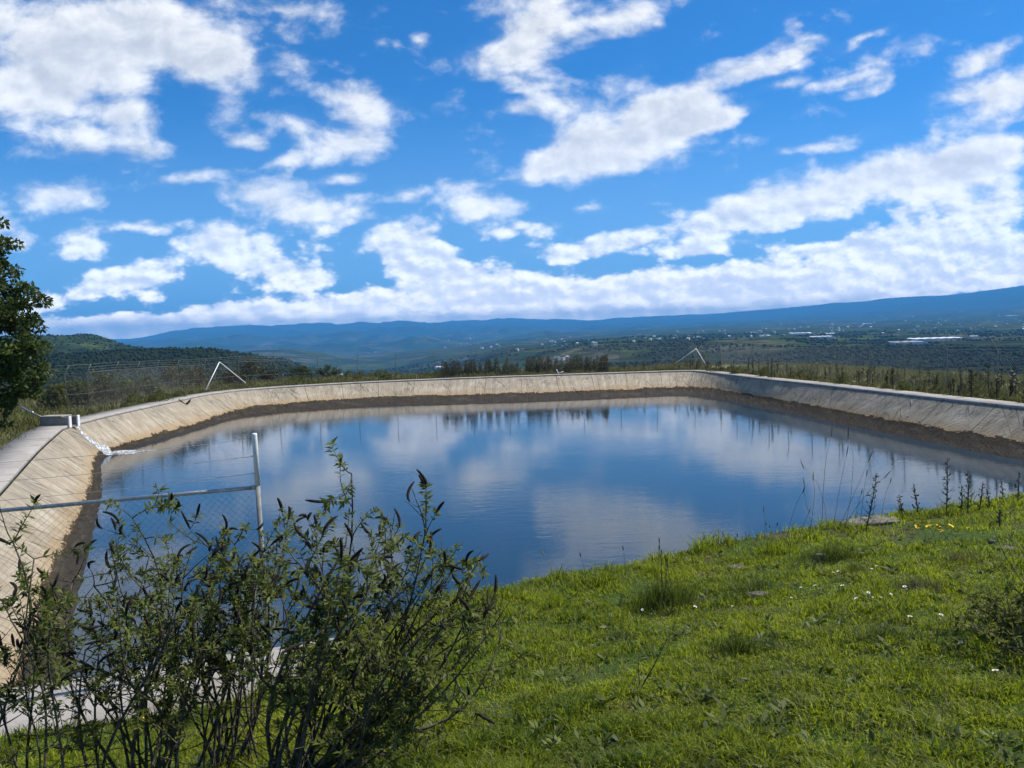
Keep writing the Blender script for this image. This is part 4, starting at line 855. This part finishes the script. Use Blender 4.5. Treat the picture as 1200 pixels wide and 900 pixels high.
# flowers
def petals(n, r0, r1, wd, cup, mp, mc, name):
    V, F_ = [], []
    for k in range(n):
        a = 6.283*k/n; c, s = math.cos(a), math.sin(a); b = len(V)
        for (rr, ww, zz) in ((r0, wd*.4, 0), (r0+(r1-r0)*.6, wd, cup*.7), (r1, wd*.35, cup)):
            V += [(c*rr-s*ww, s*rr+c*ww, zz), (c*rr+s*ww, s*rr-c*ww, zz)]
        F_ += [(b, b+1, b+3, b+2), (b+2, b+3, b+5, b+4)]
    m = MB(); m.add(V, F_); return m
def flower(name, label, cat, group, pc, cc, r, stem):
    root = empty(name, (0, 0, 0), label, cat, group)
    m = petals(9, r*.25, r, r*.30, r*.25, None, None, name); m.v = [(x, y, z+stem) for x, y, z in m.v]; link('petals', m.mesh('petals', pc), root)
    m = MB(); m.tube([(0, 0, stem-.003), (0, 0, stem+.003), (0, 0, stem+r*.22)], [r*.30, r*.34, r*.18], 8); link('flower_centre', m.mesh('flower_centre', cc), root)
    m = MB(); m.tube([(0, 0, -.01), (.006, .004, stem*.5), (0, 0, stem)], [.002, .002, .0015], 4); link('stem', m.mesh('stem', M_stem), root); return root
P_y = simple('yellow petal', (.72, .46, .012), (.85, .62, .03), 60, .6, 0); P_w = simple('white petal', (.74, .74, .72), (.84, .84, .82), 60, .6, 0); P_o = simple('orange centre', (.35, .16, .01), (.50, .26, .02), 90, .8, 0)
fy = flower('yellow_flower', 'yellow daisy like flower in the cluster below the tallest dark weed', 'flower', 'yellow flowers by the lip', P_y, P_o, .032, .17)
fw = flower('white_daisy', 'tiny white daisy scattered in the lawn', 'flower', 'white daisies in the lawn', P_w, P_o, .011, .05)
YF = [(1074, 611), (1064, 618), (1071, 621), (1077, 619), (1085, 623), (1092, 622), (1091, 627), (1097, 628), (1103, 623), (1111, 625), (1104, 629), (1112, 629), (1100, 626), (1142, 624), (1069, 616), (1081, 617)]
for i, (x, y) in enumerate(YF):
    q = at_ground(x, y+8); o = fy if i == 0 else dup(fy, tuple(q)); o.location = tuple(q); o.rotation_euler = (random.gauss(.45, .2), random.gauss(0, .25), random.random()*6); s = random.uniform(.75, 1.2); o.scale = (s, s, s)
DZ = [(929, 688), (945, 693), (951, 693), (958, 690), (960, 694), (969, 689), (973, 694), (975, 690), (975, 673), (985, 671), (1022, 668), (1029, 667), (1016, 697), (1021, 700), (1028, 701), (1031, 702), (1041, 698), (1047, 703), (1066, 691), (860, 711), (927, 702), (1132, 762), (1067, 731), (1101, 727), (938, 690), (990, 692), (1008, 706), (1170, 799), (1062, 693), (752, 716), (811, 716), (1090, 700)]
for i, (x, y) in enumerate(DZ):
    q = at_ground(x, y+5); o = fw if i == 0 else dup(fw, tuple(q)); o.location = tuple(q); o.rotation_euler = (random.gauss(.2, .25), random.gauss(0, .25), random.random()*6); s = random.uniform(.8, 1.6); o.scale = (s, s, s)
ox = flower('orange_flower', 'single orange flower low among the shrub stems by the pale path', 'flower', None, P_y, P_o, .03, .10); q = at_ground(172, 858); ox.location = tuple(q)

# stones
def stone(px, py, dims, label, name='stone', rz=0., flat=False):
    q = at_ground(px, py); n, k = 9, 12; V = []; sd_ = random.random()*50
    for i in range(n):
        th = math.pi*i/(n-1)
        for j in range(k):
            a = 6.283*j/k; d = np.array([math.sin(th)*math.cos(a), math.sin(th)*math.sin(a), math.cos(th)]); f = 1+.35*float(perlin(d[0]*1.7+sd_, d[1]*1.7+d[2]*1.3)); d = np.clip(d*f, -.72, .72)/.72
            V.append(d*np.array(dims)/2)
    m = MB(); m.add(V, [(i*k+j, i*k+(j+1) % k, (i+1)*k+(j+1) % k, (i+1)*k+j) for i in range(n-1) for j in range(k)]); o = link(name, m.mesh(name, M_rock), None, False, (q[0], q[1], q[2]+dims[2]*.2)); o.rotation_euler = (0, 0, rz); tag(o, label, 'stone')
stone(1020, 614, (.80, .32, .09), 'flat grey slab on the lip behind the yellow flowers', 'rock_slab', .3)
stone(961, 657, (.11, .09, .10), 'small pale stone beside the thick lip tuft')
stone(890, 700, (.22, .10, .06), 'small bare grey stone half buried under the flat dark tuft')
stone(862, 668, (.20, .12, .06), 'grey stone on the lip above the flat dark tuft')
stone(1163, 637, (.05, .05, .05), 'tiny white pebble near the right edge of the grass')
stone(1180, 645, (.20, .12, .05), 'dark clod at the right edge below the stumpy weed')

# ------------------------------------------------------------------ trees and bushes
def tree(name, base, H, crown, label, cat, leaf, nleaf, L, trunk_r, limbs=7, cy0=.3, group=None, W=.55, seedc=None):
    """crown: list of lobes (dx,dy,dz,rad)"""
    root = empty(name, tuple(base), label, cat, group); m = MB()
    lob = np.array(crown, float); top = lob[np.argmax(lob[:, 2])]
    m.tube([(0, 0, -.3), (.03*H, .02*H, H*.25), (.0, .03*H, H*.5), (top[0]*.5, top[1]*.5, H*.8)], [trunk_r*1.25, trunk_r, trunk_r*.7, trunk_r*.25], 9)
    for k in range(min(limbs, len(lob))):
        c = lob[k]; branchy(m, (0, 0, H*random.uniform(.15, .45)), (c[0], c[1], c[2]), trunk_r*.4, trunk_r*.08, .08, 5, 5)
    link('trunk', m.mesh('trunk', M_barkt), root, True)
    cl = []
    for (dx, dy, dz, r) in lob:
        nsub = max(6, int(9*r/L*.22))
        d = rand_dirs(nsub, .1); rr = r*rng.uniform(.45, 1.05, nsub)
        for e, q in zip(d, rr): cl.append((dx+e[0]*q, dy+e[1]*q, dz+e[2]*q*.85, r*random.uniform(.16, .34)))
    tot = sum(c[3]**1.5 for c in cl); per = nleaf/tot
    cs, ds, ls, ts = [], [], [], []
    for (x, y, z, r) in cl:
        k = max(3, int(per*r**1.5)); d = rand_dirs(k, .2); q = r*rng.uniform(.2, 1, k)**.5
        cs.append(np.array([x, y, z])+d*q[:, None]*np.array([1, 1, .75])); e = d+rng.normal(size=(k, 3))*.7; e[:, 2] -= .2; ds.append(e); ls.append(L*rng.uniform(.6, 1.3, k)); tn = rng.normal(.42, .2); ts.append(np.clip(tn+rng.normal(0, .18, k), 0, 1))
    cs, ds, ls, ts = map(np.concatenate, (cs, ds, ls, ts))
    V, F_, T = leaf_quads(cs, ds, rand_dirs(len(cs), 1.), ls, ls*W, ts); link('crown', arr_mesh('crown', V, F_, leaf, {'tint': T}), root); return root
tb = np.array([-21.75, 31.0, 0.]); tb[2] = gz(tb[0], tb[1])
tc = [(1.7, -.4, 5.5, .85), (.9, -.3, 6.8, .75), (.5, 0, 7.5, .6), (1.1, -.4, 4.7, 1.05), (1.9, -.6, 3.8, .85), (2.0, -.6, 2.4, 1.05), (1.9, -.8, 1.4, 1.0), (.3, -.6, 5.8, 1.3), (.2, -.8, 4.0, 1.6), (.6, -1., 2.6, 1.6), (.5, -1., 1.2, 1.5), (1.4, -.8, .7, .9), (-.5, 0, 6.6, 1.2), (-1.5, 0, 5.0, 1.7), (-1.6, 0, 3.0, 1.8), (1.5, -.6, 6.3, .8), (.9, -.4, 7.7, .7), (.2, -.2, 8.3, .55), (2.3, -.6, 4.6, .8), (2.5, -.7, 3.1, .85), (2.4, -.7, 1.9, .85), (.5, .8, 3.4, 1.6), (0, .6, 5.6, 1.2)]
tree('leafy_tree', tb, 7.4, tc, 'tall dense dark green tree at the left edge beside the inlet channel', 'tree', L_tree, 34000, .17, .22, 9).scale = (1.06, 1.06, 1.09)
def bush(px, Y, wpx, hpx, label, leaf=None, nl=2600, name='bush', group=None, L=.15, sink=0.):
    q = atY(px, 440, Y); base = np.array([q[0], Y, gz(q[0], Y)-sink]); k = Y/900; w, h = wpx*k/2, hpx*k
    lob = [(random.uniform(-.55, .55)*w, random.uniform(-.4, .4)*w, h*random.uniform(.35, .72), h*random.uniform(.24, .36)) for _ in range(7)]+[(-.5*w, 0, h*.4, h*.3), (.5*w, 0, h*.42, h*.32), (0, 0, h*.74, h*.26), (0, -.2*w, h*.3, h*.32)]
    return tree(name, base, h*.8, lob, label, 'bush', leaf or L_bush, nl, L, .05, 6, group=group)
bush(117, 43, 62, 42, 'round dark green bush behind the left fence posts', nl=5200)
bush(88, 41, 46, 32, 'low yellow green bush right of the big tree', L_olive, 2600)
bush(60, 39, 40, 30, 'shaggy green bush at the foot of the big tree', L_olive, 2600)
bush(145, 46, 40, 26, 'small yellow green bush right of the round dark one', L_olive, 2200)
bush(172, 50, 32, 24, 'dull green bush between two left fence posts', nl=1800)
bush(205, 54, 38, 34, 'dark pointed bush left of the white braces', L_needle, 2400)
bush(233, 58, 34, 26, 'dark bush just under the left white brace', L_needle, 2000)
bush(272, 60, 40, 20, 'low dark bush between the white braces', L_needle, 2000)
bush(292, 62, 24, 34, 'narrow dark bush right of the white braces', L_needle, 1500)
bush(318, 64, 40, 18, 'wide low bush above the left bend of the rim', L_needle, 1800)
bush(352, 66, 38, 17, 'low bush above the rim right of the bend', L_bush, 1500)
bush(385, 67, 44, 16, 'flat green bush above the rim, between bend and fence corner', L_bush, 1500)
bush(1187, 78, 26, 34, 'round dark bush standing beyond the fence near the right edge', L_needle, 2400, sink=.4)

# young conifers and weeds beyond the rim
def sapling(name, h, r, leaf, n, label, cat, group, spike=True):
    root = empty(name, (0, 0, 0), label, cat, group); m = MB(); m.tube([(0, 0, -.15), (.01, 0, h*.5), (0, 0, h)], [.025, .018, .006], 5); link('trunk', m.mesh('trunk', M_barkt), root)
    t = rng.uniform(.08, 1, n); a = rng.uniform(0, 6.283, n); rr = r*(1.05-t)**.8*rng.uniform(.1, 1, n); cs = np.c_[np.cos(a)*rr, np.sin(a)*rr, t*h]; ds = np.c_[np.cos(a), np.sin(a), rng.uniform(.2, 1.2, n)]; l = rng.uniform(.10, .22, n)*(1.1-.5*t)
    V, F_, T = leaf_quads(cs, ds, rand_dirs(n, 1.), l, l*.28, rng.uniform(0, 1, n)); link('crown', arr_mesh('crown', V, F_, leaf, {'tint': T}), root); return root
sp = [sapling('young_pine', 1.25, .21, L_needle, 280, 'young dark pine in the dense row behind the far rim', 'young pine', 'young pines behind the far rim') for _ in range(3)]
used = [False]*3
def on_rim(px, off):                  # point outside the rim along the view azimuth
    a = ray(px, 440); a = a[:2]/np.linalg.norm(a[:2]); t = np.linspace(20, 110, 1800); dd = sdist(a[0]*t, a[1]*t); k = np.where(dd < 0)[0][-1]; k2 = min(len(t)-1, k+int(off/(t[1]-t[0]))); return np.array([a[0]*t[k2], a[1]*t[k2]])
def put(pool, flags, px, off, sc, rz=None):
    q = on_rim(px, off); i = random.randrange(len(pool)); loc = (q[0], q[1], gz(q[0], q[1]))
    if not flags[i]: o = pool[i]; o.location = loc; o.scale = (sc, sc, sc); flags[i] = True
    else: dup(pool[i], loc, random.random()*6, sc)
for i in range(165): put(sp, used, random.uniform(518, 712) if i < 150 else random.uniform(712, 830), random.uniform(2.4, 6.5), random.uniform(.38, 1.2)*(1 if i < 150 else .7))
weeds = []
for k in range(3):
    h = (.9, 1.2, .7)[k]; root = empty('weed_stalk', (0, 0, 0), 'thin dark weed stalk in the rough grass beyond the right rim', 'weed', 'weeds beyond the right rim'); m = MB(); m.tube([(0, 0, -.1), (.02, .01, h*.5), (0, 0, h)], [.022, .02, .01], 5); link('stem', m.mesh('stem', M_dark), root)
    n = 70; t = rng.uniform(.2, 1, n); a = rng.uniform(0, 6.28, n); cs = np.c_[np.zeros(n), np.zeros(n), t*h]; ds = np.c_[np.cos(a), np.sin(a), rng.uniform(.3, 1.4, n)]; l = rng.uniform(.08, .16, n); V, F_, T = leaf_quads(cs, ds, rand_dirs(n, 1), l, l*.35, rng.uniform(0, 1, n)); link('foliage', arr_mesh('foliage', V, F_, L_needle, {'tint': T}), root); weeds.append(root)
wu = [False]*3
for i in range(85): put(weeds, wu, random.uniform(800, 1210), random.uniform(1.5, 8), random.uniform(.5, 1.15))
cb = [sapling('grass_clump', .55, .55, L_olive, 380, 'yellow green leafy clump in the rough grass beyond the right rim', 'plant', 'leafy clumps beyond the right rim') for _ in range(3)]; cu = [False]*3
for i in range(60): put(cb, cu, random.uniform(830, 1215), random.uniform(1.6, 9), random.uniform(.5, 1.2))
cl2 = [sapling('leafy_clump', .5, .6, L_olive, 380, 'low green leafy clump in the rough grass beyond the left rim', 'plant', 'leafy clumps beyond the left rim') for _ in range(2)]; cu2 = [False]*2
for i in range(34): put(cl2, cu2, random.uniform(95, 520), random.uniform(2.2, 7), random.uniform(.5, 1.3))

# ------------------------------------------------------------------ woods on the slopes
def woods():
    n = 140000; px = rng.uniform(-150, 1350, n); r = np.exp(rng.uniform(math.log(130), math.log(4200), n)); az = np.arctan((px-600)/900); x, y = r*np.sin(az), r*np.cos(az)
    dn = fbm(x/260., y/260., 4); left = px < 420
    plate = (px > 560) & (r > 1750)
    keep = np.where(left, dn > -.45, np.where(plate, dn > .08, dn > -.32)) & ((r > 260) | (dn > .1))
    x, y, r, dn = x[keep], y[keep], r[keep], dn[keep]; n = len(x); z = terrain(x, y)
    s = (.6+2.4*rng.uniform(0, 1, n)**2.2)*(1+.0003*r)*np.where(r < 320, .7, 1)*np.where((x < 0) & (r < 2600), .68, 1)
    t = (1+5**.5)/2; ico = np.array([(-1, t, 0), (1, t, 0), (-1, -t, 0), (1, -t, 0), (0, -1, t), (0, 1, t), (0, -1, -t), (0, 1, -t), (t, 0, -1), (t, 0, 1), (-t, 0, -1), (-t, 0, 1)])/1.9
    fc = np.array([(0, 11, 5), (0, 5, 1), (0, 1, 7), (0, 7, 10), (0, 10, 11), (1, 5, 9), (5, 11, 4), (11, 10, 2), (10, 7, 6), (7, 1, 8), (3, 9, 4), (3, 4, 2), (3, 2, 6), (3, 6, 8), (3, 8, 9), (4, 9, 5), (2, 4, 11), (6, 2, 10), (8, 6, 7), (9, 8, 1)])
    V = ico[None]*s[:, None, None]*rng.uniform(.65, 1.3, (n, 12, 1)); V[:, :, 2] *= rng.uniform(.75, 1.25, (n, 1)); V += np.stack([x, y, z+s*.45], 1)[:, None]
    F_ = (np.arange(n)[:, None, None]*12+fc[None]).reshape(-1, 3); tint = np.repeat(np.clip(.4+.5*dn+rng.normal(0, .28, n), 0, 1), 12)
    L = leafmat('wood canopy', (.009, .017, .006), (.034, .046, .017), .0, rough=.9, spec=.05); o = link('woodland', arr_mesh('woodland', V.reshape(-1, 3), F_, L, {'tint': tint})); tag(o, 'dark scrub and woodland covering the slopes of the valley', 'woodland', kind='stuff')
woods()

# ------------------------------------------------------------------ the far town
HW = [simple('house wall '+a, c, d, .6, .9, 0) for a, c, d in (('white', (.50, .49, .46), (.66, .65, .62)), ('cream', (.48, .43, .34), (.58, .53, .43)), ('brick', (.30, .20, .14), (.38, .26, .18)))]
HR = [simple('roof '+a, c, d, .5, .8, 0) for a, c, d in (('pale', (.60, .60, .60), (.75, .75, .75)), ('tile', (.25, .11, .06), (.34, .17, .10)), ('grey', (.22, .22, .23), (.32, .32, .33)))]
def far_ground(px, py, rmin=1700, rmax=16000):
    d = ray(px, py); h = d/np.hypot(d[0], d[1]); t = np.exp(np.linspace(math.log(rmin), math.log(rmax), 900)); x, y, z = h[0]*t, h[1]*t, EYE+h[2]*t; g = far_z(x, y); k = np.where(z < g+1)[0]
    k = k[0] if len(k) else 500
    return np.array([x[k], y[k], float(g[k])])
proto = []
for k in range(6):
    w, dpt, h = (9, 8, 5.5, ) if k < 3 else (16, 10, 7.5); root = empty('house', (0, 0, 0), 'tiny pale house scattered among the fields of the distant town', 'house', 'houses of the distant town')
    m = MB(); m.box((0, 0, h/2-1), (w, dpt, h+2)); 
    for i in range(3): m.box((-w*.3+i*w*.3, -dpt/2-.05, h*.55), (1.3, .2, 1.5), 0, 1)
    link('walls', m.mesh('walls', [HW[k % 3], HR[2]]), root)
    m = MB()
    if k % 2: m.box((0, 0, h+.2), (w+.8, dpt+.8, .4)); m.box((w*.2, 0, h+1.2), (w*.35, dpt*.5, 1.7))
    else:
        a, b = w/2+.5, dpt/2+.6; m.add([(-a, -b, h), (a, -b, h), (a, b, h), (-a, b, h), (-a, 0, h+2.2), (a, 0, h+2.2)], [(0, 1, 5, 4), (2, 3, 4, 5), (1, 2, 5), (3, 0, 4), (3, 2, 1, 0)])
    link('roof', m.mesh('roof', HR[(0, 1, 0, 0, 2, 0)[k]]), root); proto.append(root)
hp = []
while len(hp) < 180:
    x = random.uniform(520, 1230); line = 402-(x-600)*.030+ (3 if x > 700 else 6); y = line-abs(random.gauss(0, 1))*(5+max(0, (x-700))*.017)
    if random.random() < .35+.65*S((x-650)/400): hp.append((x, y))
hp += [(x, 421+random.uniform(-2, 2)) for x in (655, 660, 665, 650, 668)]+[(606, 411), (612, 411), (380, 438), (388, 440), (395, 441), (400, 441), (432, 414), (440, 413), (560, 403), (570, 402)]
for i, (x, y) in enumerate(hp):
    q = far_ground(x, y); k = random.randrange(6) if i >= 6 else i; s = random.uniform(.55, 1.15)*(1+max(0, np.hypot(q[0], q[1])-3000)/9000); rz = random.random()*3.1
    if i < 6: o = proto[i]; o.location = tuple(q); o.rotation_euler = (0, 0, rz); o.scale = (s, s, s)
    else: dup(proto[k], tuple(q), rz, s)
def greenhouse(px0, px1, py, dpt, h, label, bays=4, name='greenhouse', rm=None, rz=0):
    a = far_ground((px0+px1)/2, py, 1700); k = a[1]/900; W = (px1-px0)*k; root = empty(name, tuple(a), label, 'greenhouse' if name == 'greenhouse' else 'warehouse'); m = MB(); V, F_ = [], []; seg = bays*4
    for i in range(seg+1):
        t = i/seg; z = h+.25*h*abs(math.sin(t*bays*math.pi)); V += [((t-.5)*W, -dpt/2, z), ((t-.5)*W, dpt/2, z+.04*dpt)]
    F_ = [(2*i, 2*i+2, 2*i+3, 2*i+1) for i in range(seg)]; m.add(V, F_); link('roof', m.mesh('roof', rm or M_plastic), root)
    m = MB(); m.box((0, 0, h/2-4), (W*.995, dpt*.98, h+7.6)); link('walls', m.mesh('walls', HW[0]), root)
M_plastic = simple('greenhouse plastic', (.72, .73, .74), (.85, .86, .87), .05, .5, 0)
M_grroof = simple('grey greenhouse net', (.22, .23, .25), (.34, .35, .37), .05, .7, 0)
greenhouse(1068, 1126, 398.5, 60, 5, 'long white plastic greenhouse, the largest on the plateau edge', 6)
greenhouse(1046, 1080, 403, 60, 5, 'grey netted greenhouse stepping down left of the largest white one', 4, rm=M_grroof)
greenhouse(1138, 1146, 395.5, 20, 5, 'short white shed right of the largest greenhouse', 2)
greenhouse(927, 952, 391.5, 50, 5, 'white greenhouse left of the pale green field', 4)
greenhouse(951, 976, 396, 45, 5, 'white greenhouse on the pale green field', 4)
greenhouse(968, 980, 392, 40, 5, 'small white greenhouse behind the one on the pale field', 2)
greenhouse(893, 903, 394, 30, 5, 'small white greenhouse furthest left of the group', 2)
greenhouse(879, 888, 390.5, 30, 5, 'small white shed among trees on the plateau', 2)
greenhouse(1180, 1192, 370.5, 60, 7, 'large white roofed building high in the town at the right', 3, name='warehouse')
greenhouse(1012, 1022, 380, 50, 7, 'white roofed building in the middle of the town', 3, name='warehouse')
greenhouse(510, 520, 431.5, 40, 5, 'pale roofed shed low in the valley left of the young pines', 3, name='warehouse')
greenhouse(416, 440, 445, 40, 5, 'pale roofed sheds in the valley bottom above the far rim', 5, name='warehouse')
# ------------------------------------------------------------------ render settings
vs = C.view_settings; C.display_settings.display_device = 'sRGB'; vs.view_transform = 'Standard'; vs.look = 'None'; vs.exposure = .42; vs.gamma = 1
C.render.engine = 'CYCLES'; cy = C.cycles
cy.use_adaptive_sampling = True; cy.adaptive_threshold = .02; cy.use_denoising = True
cy.max_bounces = 7; cy.diffuse_bounces = 3; cy.glossy_bounces = 3; cy.transmission_bounces = 4; cy.transparent_max_bounces = 8; cy.volume_bounces = 0
cy.sample_clamp_indirect = 8; cy.caustics_reflective = False; cy.caustics_refractive = False
